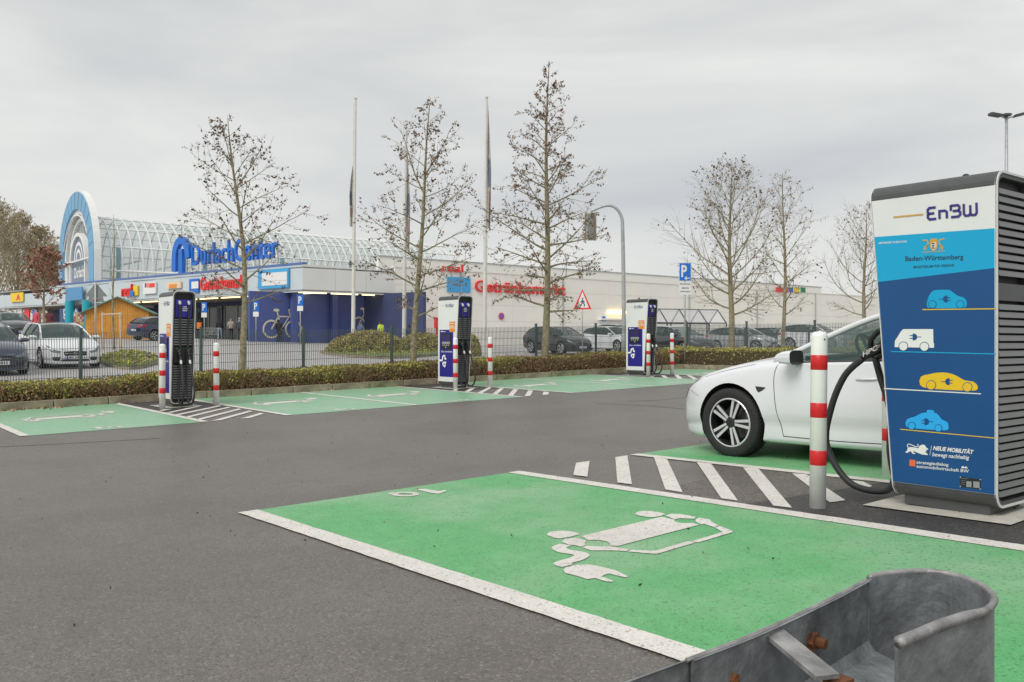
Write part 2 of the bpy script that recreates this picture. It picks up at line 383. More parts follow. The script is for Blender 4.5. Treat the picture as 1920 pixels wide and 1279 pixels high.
# far row
FR, KERB = 13.85, 18.8
bays = [(2.55, 5.05), (6.55, 9.05), (9.05, 11.62), (13.1, 15.75), (15.75, 18.4), (19.95, 22.7)]
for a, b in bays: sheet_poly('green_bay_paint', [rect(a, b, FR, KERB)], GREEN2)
for k, a in enumerate((2.5, 5.05, 6.48, 9.05, 11.62, 13.08, 15.75, 18.4, 19.93)):
    sheet_poly('bay_line', [jag(a-.06, a+.06, FR, KERB-.05, 20+k)], WHITE, .008)
for a, b in bays:
    def rot(P): return [(b-.08-(q[0]-2.6), FR+(6.27-q[1])) for q in P]
    sheet_poly('vehicle_symbol_paint', [rot(P) for P in sym], WHITE, .008)
    sheet_poly('bay_number_paint', [rot(P) for P in dig], WHITE, .008)
for a0, a1 in ((5.11, 6.42), (11.68, 13.02), (18.46, 19.87)):
    sheet_poly('new_asphalt_patch', [rect(a0, a1, 16.2, KERB)], ASPH_NEW, .003)
    k = (a1-a0)/1.47
    sheet_poly('hatch_marking', [[(a1-(q[0]-5.235)*k, FR+(6.27-q[1])) for q in P] for P in stripes], WHITE, .008)
SEAMM = ground_mat('asphalt_seam', (.09, .083, .077), (.06, .055, .05), (.12, .11, .10), (.07, .065, .06), rough=.4, bumps=.05)
for P in ([(1120, 757), (1195, 760), (1250, 764), (1330, 771)], [(1180, 752), (1240, 750), (1300, 744)], [(0, 838), (120, 832), (300, 822)]):
    v_, f_ = ribbon(pxs(smooth2(P, 5, False)), .045); sheet_poly('asphalt_seam', [[v_[i] for i in q] for q in f_], SEAMM, .003)
# ------------------------------------------------------------------ kerb, one stone after another
R = random.Random(4)
kerb = struct(bpy.data.objects.new('kerb', None)); COL.objects.link(kerb)
ks = MB().box((0, 0, .03), (.985, .14, .24), ch=.012).mesh('kerb_stone', [CONC]); ks2 = ks.copy(); ks2.materials[0] = CONC2
def kerb_stone(su, sv, ang):
    x, y = S(su, sv); o = link('kerb_stone', R.choice((ks, ks, ks2)), kerb)
    o.location = (x, y, g_near(su, sv)+R.uniform(-.006, .006)); o.rotation_euler = (R.uniform(-.01, .01), -.0197*math.cos(ang-ANG_U), ang+R.uniform(-.006, .006))
for i in range(34): kerb_stone(-10.6+i, KERB+.07, ANG_U)
for i in range(12): kerb_stone(22.85, KERB-.5-i, ANG_V)
sheet_poly('planting_bed', [rect(-30, 22.92, KERB+.13, 20.6), rect(22.92, 24.7, 5, 20.6)], SOIL, .075)
# ------------------------------------------------------------------ leaves helpers
def leaf_cloud(name, pts, mats, size, parent=None, seed=0, pick=None, long=1.5):
    """many small leaf quads; pts = list of positions, pick(p) gives a material index"""
    r = random.Random(seed); v, f, mi = [], [], []
    for p in pts:
        a, b, c = r.uniform(0, 6.283), r.uniform(-1, 1), r.uniform(0, 6.283)
        s = size*r.uniform(.6, 1.35); st = math.sqrt(1-b*b)
        t = Vector((st*math.cos(a), st*math.sin(a), b)); q = t.orthogonal().normalized()
        q = q*math.cos(c) + t.cross(q)*math.sin(c); t *= s*long/2; q *= s/2; o = len(v); P = Vector(p)
        v += [P-t, P+q*.9, P+t, P-q*.9]; f.append((o, o+1, o+2, o+3)); mi.append(pick(p) if pick else r.randrange(len(mats)))
    me = bpy.data.meshes.new(name); me.from_pydata([tuple(x) for x in v], [], f)
    for m in mats: me.materials.append(m)
    me.polygons.foreach_set('material_index', mi); me.update()
    return link(name, me, parent)
def leaf_mat(name, col, var=.35):
    m = pm(name, col, .7, var=var, scale=14, spec=.25); return m
LG1 = leaf_mat('leaf_olive', (.33, .31, .09)); LG2 = leaf_mat('leaf_yellow_green', (.48, .455, .13)); LG3 = leaf_mat('leaf_dark', (.17, .175, .06))
LB1 = leaf_mat('leaf_brown', (.29, .165, .09)); LB2 = leaf_mat('leaf_tan', (.42, .28, .18)); TW = leaf_mat('twig', (.26, .185, .12))
def pnoise(x, y, z=0):
    return (math.sin(x*1.3+y*.7)+math.sin(x*2.9-y*1.9+z*2.1+1.3)*.7+math.sin(x*5.7+z*4.3+y*3.1+.5)*.5)/2.2
def hedge(name, label, su0, su1, sv0, sv1, h, n, seed, brown=.0, group='clipped hedges round the parking bays'):
    r = random.Random(seed)
    root = thing(name, label, 'hedge', (0, 0, 0), 0, group)
    pts, tw = [], MB()
    def top(a, b): return h*(1+.10*pnoise(a*1.1, b*1.7)+.07*pnoise(a*4.1, b*5.3)+.05*pnoise(a*9.3, b*8.1))
    for _ in range(n):
        a, b = r.uniform(su0, su1), r.uniform(sv0, sv1)
        q = r.random(); t = top(a, b)
        if q < .42: z = t*(1-abs(r.gauss(0, .07)))
        elif q < .80: b = sv0+abs(r.gauss(0, .09))-.07*max(0, pnoise(a*2.3, 5.1)); z = r.uniform(.02, 1)*t
        elif q < .92: a = (su0 if r.random() < .6 else su1)+r.gauss(0, .06); z = r.uniform(.02, 1)*t
        else: z = r.uniform(.1, .9)*t
        if q >= .42 and z > .8*t: b = max(b, sv0+(z/t-.8)*.5)
        x, y = S(a, b); pts.append((x, y, g_near(a, b)+.09+z))
    def pick(p):
        a, b = susv(p[0], p[1]); z = (p[2]-g_near(a, b)-.09)/h
        k = z*.9+.35*pnoise(a*1.7, b*2.3, p[2]*3)-brown*(1+pnoise(a*.8, 3))+r.gauss(0, .2)
        if k > .62: return 1 if r.random() < .55 else 0
        if k > .38: return 0 if r.random() < .7 else 2
        return r.choice((3, 3, 4, 2, 5))
    stuff(leaf_cloud('foliage', pts, [LG1, LG2, LG3, LB1, LB2, TW], .036, root, seed, pick))
    for _ in range(int(n*.10)):                              # bare stems showing through the face
        a, b = r.uniform(su0, su1), sv0+r.uniform(.0, .25); t = top(a, b)
        if r.random() < .25: b = r.uniform(sv0, sv1)
        x, y = S(a, b); x2, y2 = S(a+r.gauss(0, .13), b+r.gauss(-.02, .07)); z0 = g_near(a, b)+.08
        l0, l1 = r.uniform(0, .5)*t, r.uniform(.5, 1.16)*t
        tw.tube([(x, y, z0+l0), ((x+x2)/2+r.gauss(0, .02), (y+y2)/2, z0+(l0+l1)/2), (x2, y2, z0+l1)], .0045, 3, r.randrange(2), cap=False)
    stuff(tw.build('stems', [TW, LB1], root, fix=False))
    core = MB(); rows = []
    na = max(2, int((su1-su0)/.4))
    for i in range(na+1):
        a = su0+.08+(su1-su0-.16)*i/na; row = []
        for b, z in ((sv0+.16, 0), (sv0+.13, .6), (sv0+.24, .86), (sv1-.2, .86), (sv1-.1, 0)):
            x, y = S(a, b); row.append((x, y, g_near(a, b)+.06+z*top(a, b)))
        rows.append(row)
    core.grid(rows); core.add(rows[0], [(0, 1, 2, 3, 4)]); core.add(rows[-1], [(4, 3, 2, 1, 0)])
    core.build('twig_core', pm('hedge_core', (.085, .062, .032), .95, var=.5, scale=22, bump=1, bscale=60), root)
hedge('hedge', 'low clipped green and brown hedge behind the kerb, left of the leftmost charging station', -6, 5.6, KERB+.18, 20.25, .40, 24000, 1, .05)
hedge('hedge', 'low clipped hedge between the leftmost and the middle charging stations', 5.6, 12.3, KERB+.18, 20.25, .43, 23000, 2, .12)
hedge('hedge', 'low brownish hedge between the middle and the right far charging stations', 12.3, 18.9, KERB+.18, 20.25, .48, 21000, 3, .42)
hedge('hedge', 'low hedge behind the right far charging station and the parking sign', 18.9, 22.75, KERB+.18, 20.25, .50, 9000, 4, .3)
hedge('hedge', 'green-topped hedge with reddish face behind the white car bonnet', 22.98, 24.2, 5.5, 20.2, .58, 26000, 5, .12)
stuff(leaf_cloud('fallen_leaves', [(*S(a, b), g_near(a, b)+.012) for a, b in [(R.uniform(2, 4.2), KERB-abs(R.gauss(0, .16))) for _ in range(130)]+[(R.uniform(-5, 23), KERB-abs(R.gauss(0, .05))) for _ in range(150)]], [LB1, LB2, TW], .05, seed=9))
# ------------------------------------------------------------------ fences: posts and welded mesh panels
def mesh_panel(w, h):
    mb = MB(); n = int(w/.05); r = .0046
    for i in range(n+1):
        x = i*w/n; mb.add([(x-r, -r, 0), (x+r, -r, 0), (x+r, r, 0), (x-r, r, 0), (x-r, -r, h), (x+r, -r, h), (x+r, r, h), (x-r, r, h)], [(0, 1, 5, 4), (1, 2, 6, 5), (2, 3, 7, 6), (3, 0, 4, 7)])
    for k in range(int(h/.2)+1):
        z = min(.02+k*.2, h-.01)
        mb.add([(0, -.012, z-.005), (w, -.012, z-.005), (w, -.012, z+.005), (0, -.012, z+.005), (0, .012, z-.005), (w, .012, z-.005), (w, .012, z+.005), (0, .012, z+.005)], [(0, 1, 2, 3), (4, 5, 6, 7), (3, 2, 6, 7), (0, 1, 5, 4)])
    return mb.mesh('mesh_panel', [WIRE])
def fence(label, p0, direction, n, sp, h, g, base=.05):
    """p0 in (su, sv); direction 'u' or '-v'"""
    root = thing('mesh_fence', label, 'fence', (0, 0, 0), 0, 'green wire mesh fences')
    post = MB().box((0, 0, (h+.06)/2), (.06, .06, h+.06), ch=.008).box((0, 0, h+.07), (.066, .066, .02)).mesh('post', [STEEL_G])
    panel = mesh_panel(sp-.06, h-.06)
    for i in range(n):
        a, b = (p0[0]+i*sp, p0[1]) if direction == 'u' else (p0[0], p0[1]-i*sp)
        a2, b2 = (a+sp, b) if direction == 'u' else (a, b-sp)
        x, y = S(a, b); o = link('post', post, root, (x, y, g(a, b)+base), ANG_U)
        if i < n-1:
            x2, y2 = S(a2, b2); z, z2 = g(a, b)+base+.05, g(a2, b2)+base+.05
            o = link('mesh_panel', panel, root); l = math.hypot(x2-x, y2-y)
            o.location = (x+(x2-x)/l*.03, y+(y2-y)/l*.03, z); o.rotation_euler = (0, -math.atan2(z2-z, l), math.atan2(y2-y, x2-x))
fence('long wire mesh fence in the hedge behind the far charging stations', (4.65-2.53*4, 19.95), 'u', 12, 2.53, 1.42, g_near)
fence('wire mesh fence behind the hedge at the end of the bays', (24.35, 19.95), '-v', 6, 2.5, 1.42, g_near)
fence('farther wire mesh fence in front of the row of parked silver cars', (31, 25.3), '-v', 6, 3.0, 1.35, g_far)
# ------------------------------------------------------------------ grass islands in the shop car park
def island(px0, px1, py0, py1, seed):
    r = random.Random(seed); c = [(px0, (py0+py1)/2), ((px0*2+px1)/3, py0), ((px0+2*px1)/3, py0), (px1, (py0+py1)/2), ((px0+2*px1)/3, py1), ((px0*2+px1)/3, py1)]
    P = [ray_ground(x, y, g_far) for x, y in smooth2(c, 4)]
    mb = MB(); n = len(P); cx = sum(p.x for p in P)/n; cy = sum(p.y for p in P)/n
    vv = [(p.x, p.y, p.z-.05) for p in P]+[(p.x, p.y, p.z+.10) for p in P]+[(cx+(p.x-cx)*.95, cy+(p.y-cy)*.95, p.z+.10) for p in P]
    mb.add(vv, [(i, (i+1) % n, n+(i+1) % n, n+i) for i in range(n)]+[(n+i, n+(i+1) % n, 2*n+(i+1) % n, 2*n+i) for i in range(n)])
    struct(mb.build('island_kerb', CONC))
    mb = MB(); mb.add([(v[0], v[1], v[2]+.015) for v in vv[2*n:]]+[(cx, cy, sum(p.z for p in P)/n+.2)], [(i, (i+1) % n, n) for i in range(n)])
    struct(mb.build('grass_island', GRASS))
    pts = []
    for _ in range(2200):
        i = r.randrange(n); a = math.sqrt(r.random())*.93; b = r.random(); p, q = P[i], P[(i+1) % n]
        x = cx+a*(p.x+(q.x-p.x)*b-cx); y = cy+a*(p.y+(q.y-p.y)*b-cy); pts.append((x, y, gz(x, y)+.16+r.random()*.09))
    stuff(leaf_cloud('grass_blades', pts, [LG1, LG2, GRASS], .05, seed=seed, long=2.4))
island(185, 300, 666, 692, 1); island(600, 850, 652, 672, 2); island(95, 150, 650, 657, 3)
R = random.Random(77)
deb = []
for _ in range(420):
    a_, b_ = R.uniform(-2, 9), R.uniform(.5, 13); deb.append((*S(a_, b_), g_near(a_, b_)+.014))
stuff(leaf_cloud('ground_debris', deb, [TW, LB1, pm('grit_dark', (.03, .028, .025), .9)], .011, seed=78, long=1.7))
# ================================================================== charging stations
C_DARK = pm('charger_anthracite', (.075, .078, .080), .45, var=.12, scale=8, bump=.05, bscale=300)
C_SLAT = pm('charger_slat', (.19, .193, .195), .42, var=.1, scale=10)
C_RECESS = pm('charger_recess', (.022, .023, .024), .6)
C_WHITE = pm('charger_white', (.76, .77, .76), .32, var=.03, scale=3)
C_TRIM = pm('charger_trim', (.72, .73, .71), .35)
C_NAVY = pm('film_navy', (.022, .018, .235), .35); C_INDIGO = pm('film_wordmark', (.045, .03, .20), .4)
C_CYAN = pm('film_cyan', (.0, .37, .66), .33, var=.03, scale=2); C_BLUE = pm('film_blue', (.004, .072, .235), .33, var=.05, scale=2)
C_YEL = pm('film_yellow', (.80, .52, .015), .4); C_GOLD = pm('film_gold', (.62, .36, .06), .4); C_SKY = pm('film_sky', (.02, .40, .85), .4)
C_ORANGE = pm('film_orange', (.80, .27, .035), .4); C_CORAL = pm('film_coral', (.80, .16, .045), .4)
C_BLK = pm('black_plastic', (.018, .018, .019), .35); C_INK = pm('print_ink', (.02, .035, .06), .5)
C_RUB = pm('cable_rubber', (.028, .028, .03), .5, bump=.05, bscale=200); C_SCR = pm('screen_glass', (.035, .025, .14), .12)
C_GREY = pm('screen_grey', (.30, .31, .31), .3); C_GREENL = pm('green_marker', (.10, .30, .09), .4); C_CREAM = pm('film_white', (.80, .80, .77), .4)
HC, ZB, DY, RR = 2.2, .055, .28, .09
def xf(z): return .25 + (z-ZB)/(HC-ZB)*.17
def c_ring(inset=0):
    y1, z0, z1, r = DY-inset, ZB+inset, HC-inset, RR-inset*.6; P = []
    for cx_, cz_, a0 in ((y1-r, z0+r, -90), (y1-r, z1-r, 0), (-y1+r, z1-r, 90), (-y1+r, z0+r, 180)):
        for k in range(7):
            a = math.radians(a0+15*k); P.append((cx_+r*math.cos(a), cz_+r*math.sin(a)))
    return P
def make_charger(label, near, loc, rz, group=None):
    root = thing('charging_station', label, 'charging station', loc, rz, group)
    r0, r1 = c_ring(), c_ring(.024); n = len(r0)
    sh = MB(); sh.grid([[(-.42, y, z) for y, z in r0], [(xf(z), y, z) for y, z in r0]], close=True); sh.build('shell', C_DARK, root, smooth=False)
    for back in (True, False):                                   # trim frame and recessed narrow face
        X = (lambda z: -.42) if back else xf
        s = -1 if back else 1
        t = MB(); t.grid([[(X(z)-.012*s, y*1.0, z) for y, z in r0], [(X(z)+.006*s, y, z) for y, z in r0], [(X(z)+.006*s, y, z) for y, z in c_ring(.014)], [(X(z)-.02*s, y, z) for y, z in c_ring(.014)]], close=True)
        t.build('trim', C_TRIM, root)
        t = MB(); t.grid([[(X(z)-.004*s, y, z) for y, z in c_ring(.0139)], [(X(z)-.004*s, y, z) for y, z in c_ring(.04)], [(X(z)-.06*s, y, z) for y, z in c_ring(.045)]], close=True)
        t.build('bezel', C_DARK, root)
        t = MB(); t.add([(X(z)-.058*s, y, z) for y, z in c_ring(.03)], [tuple(range(n))]); t.build('grille_back', C_RECESS, root)
    zs_b = [2.07-.052*k for k in range(11)] + [1.335-.0495*k for k in range(25)]
    slat = MB().prism([(-.022, -.019), (.012, -.012), (.012, .002), (-.016, .016)], -(DY-.042), DY-.042, 'y').mesh('slat', [C_SLAT])
    if near:
        for z in zs_b: link('slat', slat, root, (-.402, 0, z))
    else:
        m = MB()
        for z in zs_b: m.prism([(-.424, z-.019), (-.39, z-.012), (-.39, z+.002), (-.418, z+.016)], -(DY-.042), DY-.042, 'y')
        stuff(m.build('slats', C_SLAT, root))
    MB().box((-.40, 0, 1.43), (.025, 2*DY-.085, .11)).build('cover_plate', C_DARK, root)
    m = MB()
    for z in [1.66-.047*k for k in range(11)] + [.78-.047*k for k in range(14)]:
        x = xf(z)-.025; m.prism([(x-.02, z-.014), (x+.02, z-.017), (x+.014, z+.008), (x-.02, z+.012)], -(DY-.045), DY-.045, 'y')
    stuff(m.build('slats', C_SLAT, root))
    # plinth, panels
    MB().prism([(-.36, -DY+.055), (.20, -DY+.055), (.20, DY-.055), (-.36, DY-.055)], 0, ZB+.01).build('plinth', C_DARK, root)
    for sgn in (-1, 1):
        z0, z1 = ZB+RR+.004, HC-RR-.012
        P = [(-.416, z0), (xf(z0)-.004, z0), (xf(z1)-.004, z1), (-.416, z1)]
        y0, y1 = sorted((sgn*(DY-.004), sgn*(DY+.003)))
        MB().prism(P, y0, y1, 'y').build('side_panel', C_WHITE, root)
    # front fittings on the cable side
    m = MB()
    zt0, zt1 = 1.70, 2.04
    m.add([(xf(zt0)-.02, -.155, zt0), (xf(zt0)-.02, .155, zt0), (xf(zt1)-.02, .155, zt1), (xf(zt1)-.02, -.155, zt1)], [(0, 1, 2, 3)], 0)
    for k, (w, zz) in enumerate(((.07, 1.90), (.10, 1.865), (.085, 1.83))):
        m.box((xf(zz)-.018, .02, zz), (.003, w, .018), 1)
    m.build('light_panel', [pm('film_violet', (.05, .035, .36), .35), C_CREAM], root)
    m = MB().box((xf(1)-.01, 0, .99), (.06, .335, .30)); m.build('holster_plate', C_BLK, root)
    m = MB()
    for y in (-.085, .085): m.box((xf(1.0)+.024, y, 1.03), (.012, .11, .13), 0).box((xf(.9)+.02, y, .915), (.014, .09, .02), 1).box((xf(1.1)+.02, y, 1.105), (.014, .10, .012), 1)
    m.build('holster', [C_BLK, C_GREENL], root)
    for k, y in enumerate((-.085, .085)):
        m = MB(); x1 = xf(.3)
        if near: path = [(xf(1.98)+.0, y, 1.99), (xf(1.7)+.02, y, 1.7), (xf(1)+.075, y*.5, 1.0), (x1+.05, y*.6, .5), (x1+.0+.07*k, y, .16), (x1+.16, y, .03+.01*k), (x1+.42, y*1.1, .07), (x1+.60+.0*k, y*1.2, .33), (x1+.56, y*1.2, .62), (xf(1)+.40, y*1.1, .86), (xf(1)+.26, y, .99)] if k else [(xf(1.98)+.0, y, 1.99), (xf(1.7)+.02, y, 1.7), (xf(1)+.05, y*.75, 1.0), (x1+.03, y*.8, .5), (x1+.03, y, .25), (x1+.08, y, .09), (x1+.15, y, .09), (x1+.20, y, .3), (x1+.20, y, .6), (xf(1)+.22, y, .85), (xf(1)+.26, y, .99)]
        else: path = [(xf(1.98)+.0, y, 1.99), (xf(1.7)+.02, y, 1.7), (xf(1)+.05, y*.75, 1.0), (x1+.04, y*.8, .5), (x1+.05, y, .2), (x1+.12, y, .075), (x1+.24+.06*k, y, .07), (x1+.36+.04*k, y*1.1, .25), (x1+.34, y*1.1, .5), (xf(1)+.16, y, .82), (xf(1)+.10, y, .96)]
        pts = catmull(path, 6); m.tube(pts, .025 if near else .019, 10); m.build('cable', C_RUB, root, smooth=True)
        q = MB(); q.tube([(xf(1.98)-.03, y, 2.0), (xf(1.98)+.012, y, 1.985), (xf(1.9)+.012, y, 1.95)], .026, 8, 0)
        if not near: q.tube([pts[-7], pts[-5]], .021, 8, 0)
        q.build('cable_collar', C_TRIM, root)
        # connector with its loop handle
        c = MB(); X0 = xf(1)
        c.tube([(X0+.0, y, 1.045), (X0+.06, y, 1.05), (X0+.10, y, 1.05)], [.036, .04, .033], 10)
        if near:
            c.tube([(X0+.27, y, .985), (X0+.20, y, 1.03), (X0+.10, y, 1.08)], [.024, .035, .043], 10)
            c.tube([(X0+.20, y, 1.05), (X0+.20, y, 1.13), (X0+.14, y, 1.19), (X0+.05, y, 1.20), (X0-.01, y, 1.12)], [.02, .022, .023, .024, .028], 8)
        else:
            c.tube([(X0+.10, y, .95), (X0+.09, y, 1.0), (X0+.05, y, 1.05)], [.022, .03, .036], 8)
            c.tube([(X0+.08, y, 1.0), (X0+.10, y, 1.08), (X0+.04, y, 1.11)], .017, 6)
        co = c.build('connector', C_BLK, root, smooth=True)
        if near:
            t = MB(); add_text(t, 'HPC', lambda a, b: (X0+.235-a*.11, y+.046, 1.0+a*.055+b*.036), 0); t.build('connector_lettering', C_CREAM, co, fix=False)
    MB().lathe([(.022, 0), (.026, .02), (.02, .05), (.012, .055)], 10, M=Matrix.Translation((-.1, -.02, HC-.005))).build('antenna', C_BLK, root)
    m = MB()
    for x in (-.39, .37): m.lathe([(.012, 0), (.012, .012), (.006, .016)], 8, M=Matrix.Translation((x, 0, HC-.002)))
    m.build('lifting_bolt', C_BLK, root)
    # ---- display face (local -y)
    yd = -(DY+.0045)
    def fx(X): return -.42+(X-130)/215*.80
    def fz(Y): return 2.09-(Y-178)/882*1.94
    def quad(mb, x0, x1, za, zb_, mi, lift=0): mb.add([(x0, yd-lift, za), (x1, yd-lift, za), (x1, yd-lift, zb_), (x0, yd-lift, zb_)], [(0, 1, 2, 3)], mi)
    d = MB(); quad(d, fx(147), fx(300), fz(1010), fz(495), 0); 
    d.build('display_film', C_NAVY, root, fix=False)
    d = MB(); d.box(((fx(168)+fx(277))/2, yd-.006, (fz(705)+fz(535))/2), (fx(277)-fx(168), .014, fz(535)-fz(705)), 0)
    quad(d, fx(180), fx(268), fz(625), fz(553), 1, .0145); quad(d, fx(180), fx(268), fz(652), fz(626), 2, .0145)
    for k in range(4): d.box((fx(192+21*k), yd-.0145, fz(664)), (.022, .006, .022), 3)
    d.box((fx(223), yd-.0145, fz(686)), (.024, .006, .024), 3)
    d.build('screen', [C_BLK, C_SCR, C_GREY, C_CREAM], root)
    d = MB()
    def stroke(P, w, mi):
        v, f = ribbon(P, w); d.add([(a, yd-.0015, b) for a, b in v], f, mi)
    for P in LOGO: stroke([(fx(216)+a*.075, fz(249)+b*.075) for a, b in P], .014, 0)
    stroke([(fx(168), fz(231)), (fx(206), fz(231))], .007, 1)
    FM = [C_INDIGO, C_GOLD, C_CREAM]; stuff(d.build('wordmark', FM, root, fix=False)); d = MB()
    add_text(d, 'Sofort schnell laden', lambda a, b: (fx(165)+a*(fx(287)-fx(165)), yd-.0015, fz(742)+b*.04), 2, bold=.01)
    stroke([(fx(162), fz(514)), (fx(184), fz(514))], .022, 2); stroke([(fx(188), fz(516)), (fx(213), fz(516))], .012, 2)
    stuff(d.build('display_lettering', FM, root, fix=False)); d = MB()
    P = smooth2([(145, 831), (172, 831), (180, 822), (182, 795), (196, 779), (212, 785)], 4, False); stroke([(fx(a), fz(b)) for a, b in P], .045, 2)
    P = smooth2([(205, 790), (210, 812), (222, 812)], 3, False); stroke([(fx(a), fz(b)) for a, b in P], .045, 2)
    P = smooth2([(222, 852), (190, 856), (184, 872), (200, 895), (210, 890), (208, 862)], 4, False); stroke([(fx(a), fz(b)) for a, b in P], .04, 2)
    stuff(d.build('plug_symbol', FM, root, fix=False))
    d = MB(); quad(d, fx(258), fx(320), fz(520), fz(408), 0, .002)
    def st2(P, w, mi):
        v, f = ribbon(P, w); d.add([(a, yd-.0035, b) for a, b in v], f, mi)
    st2([(fx(a), fz(b)) for a, b in [(268, 490), (266, 470), (278, 455), (300, 455), (312, 470), (310, 492)]], .018, 1); st2([(fx(a), fz(b)) for a, b in [(280, 480), (290, 470), (298, 480)]], .016, 1)
    st2([(fx(266), fz(428)), (fx(312), fz(428))], .014, 1); stuff(d.build('sticker', [C_ORANGE, C_CREAM], root, fix=False))
    return root
near_rz = math.radians(128.5)
cx0, cy0 = at(1868, 5.5)
ca, sa = math.cos(near_rz), math.sin(near_rz)
NLOC = (cx0-(-.42*ca-DY*sa), cy0-(-.42*sa+DY*ca))
NLOC = (NLOC[0], NLOC[1], gz(*NLOC)+.012)
near = make_charger('large charging station with blue advertising panel at the right edge, beside the white car', True, NLOC, near_rz, 'electric car charging stations')
# ---- printed film on its near wide face, traced on the face plane
NM = Matrix.Translation(NLOC) @ Matrix.Rotation(near_rz, 4, 'Z'); NI = NM.inverted()
YF = DY+.0045
def fp(px, py, lift=0):
    o = NI @ Vector((0, 0, CAM_Z)); q = NI @ Vector(((px-CXP)/F_PX, 1, CAM_Z+(CYP-py)/F_PX)) - o
    t = (YF-o.y)/q.y; p = o+q*t; return (p.x, YF+lift, p.z)
def A(x, y, l=.0016): return fp(1620+x/3.1967, 300+y/3.1967, l)
def B(x, y, l=.0016): return fp(1620+x/3.1967, 640+y/3.1967, l)
def Cc(x, y, l=.0016): return fp(1640+x/8, 420+y/8, l)
def D(x, y, l=.0016): return fp(1680+x/9.6, 820+y/9.6, l)
zl1, zr1 = fp(1635.6, 445)[2], fp(1866, 428)[2]; zl2, zr2 = fp(1642, 529)[2], fp(1866, 502.5)[2]
z0 = ZB+RR+.006; xr = -.412
fl = MB()
fl.add([(xf(zl1)-.006, YF, zl1), (xr, YF, zr1), (xr, YF, zr2), (xf(zl2)-.006, YF, zl2)], [(0, 1, 2, 3)], 0)
fl.add([(xf(zl2)-.006, YF, zl2), (xr, YF, zr2), (xr, YF, z0), (xf(z0)-.006, YF, z0)], [(0, 1, 2, 3)], 1)
fl.build('advert_film', [C_CYAN, C_BLUE], near, fix=False)
def decal(name, mats): return (MB(), name, mats)
pr = MB(); NPR = [0]; PMATS = [C_SKY, C_CREAM, C_YEL, C_GOLD, C_INDIGO, C_BLUE, C_CORAL, C_INK, C_BLK, C_GREY, C_CYAN]
def flush(name, multi=True):
    global pr
    o = pr.build(name, PMATS, near, fix=False); pr = MB()
    if multi: stuff(o)
def poly(fn, P, mi, l=.0016): pr.add([fn(x, y, l) for x, y in P], [tuple(range(len(P)))], mi)
def strk(fn, P, w, mi, l=.0016):
    v, f = ribbon(P, w); pr.add([fn(x, y, l) for x, y in v], f, mi)
def txt(fn, s, BL, BR, TL, mi, bold=0, shear=0):
    add_text(pr, s, lambda a, b: fn(BL[0]+a*(BR[0]-BL[0])+b*(TL[0]-BL[0]), BL[1]+a*(BR[1]-BL[1])+b*(TL[1]-BL[1])), mi, bold, shear)
def lbox(P): return [(378+a/4.22*304-b*2, 362-a/4.22*31-b*76) for a, b in P]
for P in LOGO: strk(A, lbox(P), 15, 4)
strk(A, [(176, 343), (356, 326)], 9, 3)
flush('wordmark')
txt(A, 'GEFÖRDERT DURCH DAS', (88, 505), (257, 494), (88, 491), 1, .02)
flush('funding_line')
poly(Cc, [(832, 240), (845, 222), (930, 220), (943, 236), (941, 350), (925, 385), (886, 408), (848, 388), (832, 350)], 3)
poly(Cc, [(850, 285), (925, 275), (925, 345), (912, 375), (886, 392), (862, 375), (850, 348)], 1, .0024)
for yy in (290, 322, 354): poly(Cc, [(856, yy), (880, yy-6), (900, yy+6), (916, yy-4), (912, yy+12), (886, yy+18), (860, yy+14)], 8, .0032)
strk(Cc, [(716, 248), (760, 244), (790, 246), (806, 292), (788, 320), (752, 352), (742, 392)], 20, 3); strk(Cc, [(788, 318), (768, 362), (776, 392)], 13, 3)
strk(Cc, [(1050, 222), (1004, 232), (976, 240), (966, 290), (990, 318), (1016, 342), (1010, 390)], 20, 3); strk(Cc, [(1000, 325), (985, 360), (975, 386)], 12, 3)
strk(Cc, [(712, 427), (1056, 405)], 9, 3)
flush('coat_of_arms')
txt(Cc, 'Baden-Württemberg', (460, 582), (1330, 551), (462, 486), 7, .012)
txt(Cc, 'MINISTERIUM FÜR VERKEHR', (583, 668), (1193, 640), (585, 620), 7, .005)
flush('ministry_lettering')
def plug(fn, cx_, cy_, k, s):                                   # small plug emblem
    poly(fn, [(cx_+s*k*q[0], cy_+k*q[1]) for q in smooth2([(-13, 0), (-9, -14), (2, -20), (14, -20), (14, 20), (2, 20), (-9, 14)], 3)], 5, .0028)
    for yy in (-9, 9): strk(fn, [(cx_+s*k*13, cy_+k*yy), (cx_+s*k*34, cy_+k*yy)], 5*k, 5, .0028)
    strk(fn, [(cx_-s*k*12, cy_), (cx_-s*k*40, cy_)], 4*k, 5, .0028)
def wheels(fn, W, mi):
    for x, y, r in W:
        poly(fn, ell((x, y), r+4, r+4, 18), 5, .0024); poly(fn, ell((x, y), r, r, 18), mi, .0032)
poly(A, smooth2([(380, 880), (378, 855), (390, 815), (408, 790), (432, 780), (500, 778), (522, 785), (562, 814), (598, 825), (616, 848), (613, 880), (575, 888), (410, 888)], 2), 10)
wheels(A, [(411, 866, 21), (577, 866, 21)], 10); plug(A, 487, 834, .95, 1); strk(A, [(350, 897), (790, 892)], 6, 2)
flush('cyan_car_picture')
poly(A, [(184, 1122), (186, 1085), (203, 1058), (222, 1028), (236, 1014), (415, 1014), (417, 1098), (421, 1100), (420, 1126)], 1)
wheels(A, [(237, 1117, 25), (363, 1119, 25)], 1); plug(A, 307, 1061, .95, -1); strk(A, [(162, 1148), (788, 1163)], 6, 10)
flush('white_van_picture')
poly(B, smooth2([(337, 262), (342, 212), (390, 198), (440, 188), (500, 189), (552, 205), (602, 233), (655, 242), (680, 265), (678, 291), (620, 296), (400, 284)], 2), 2)
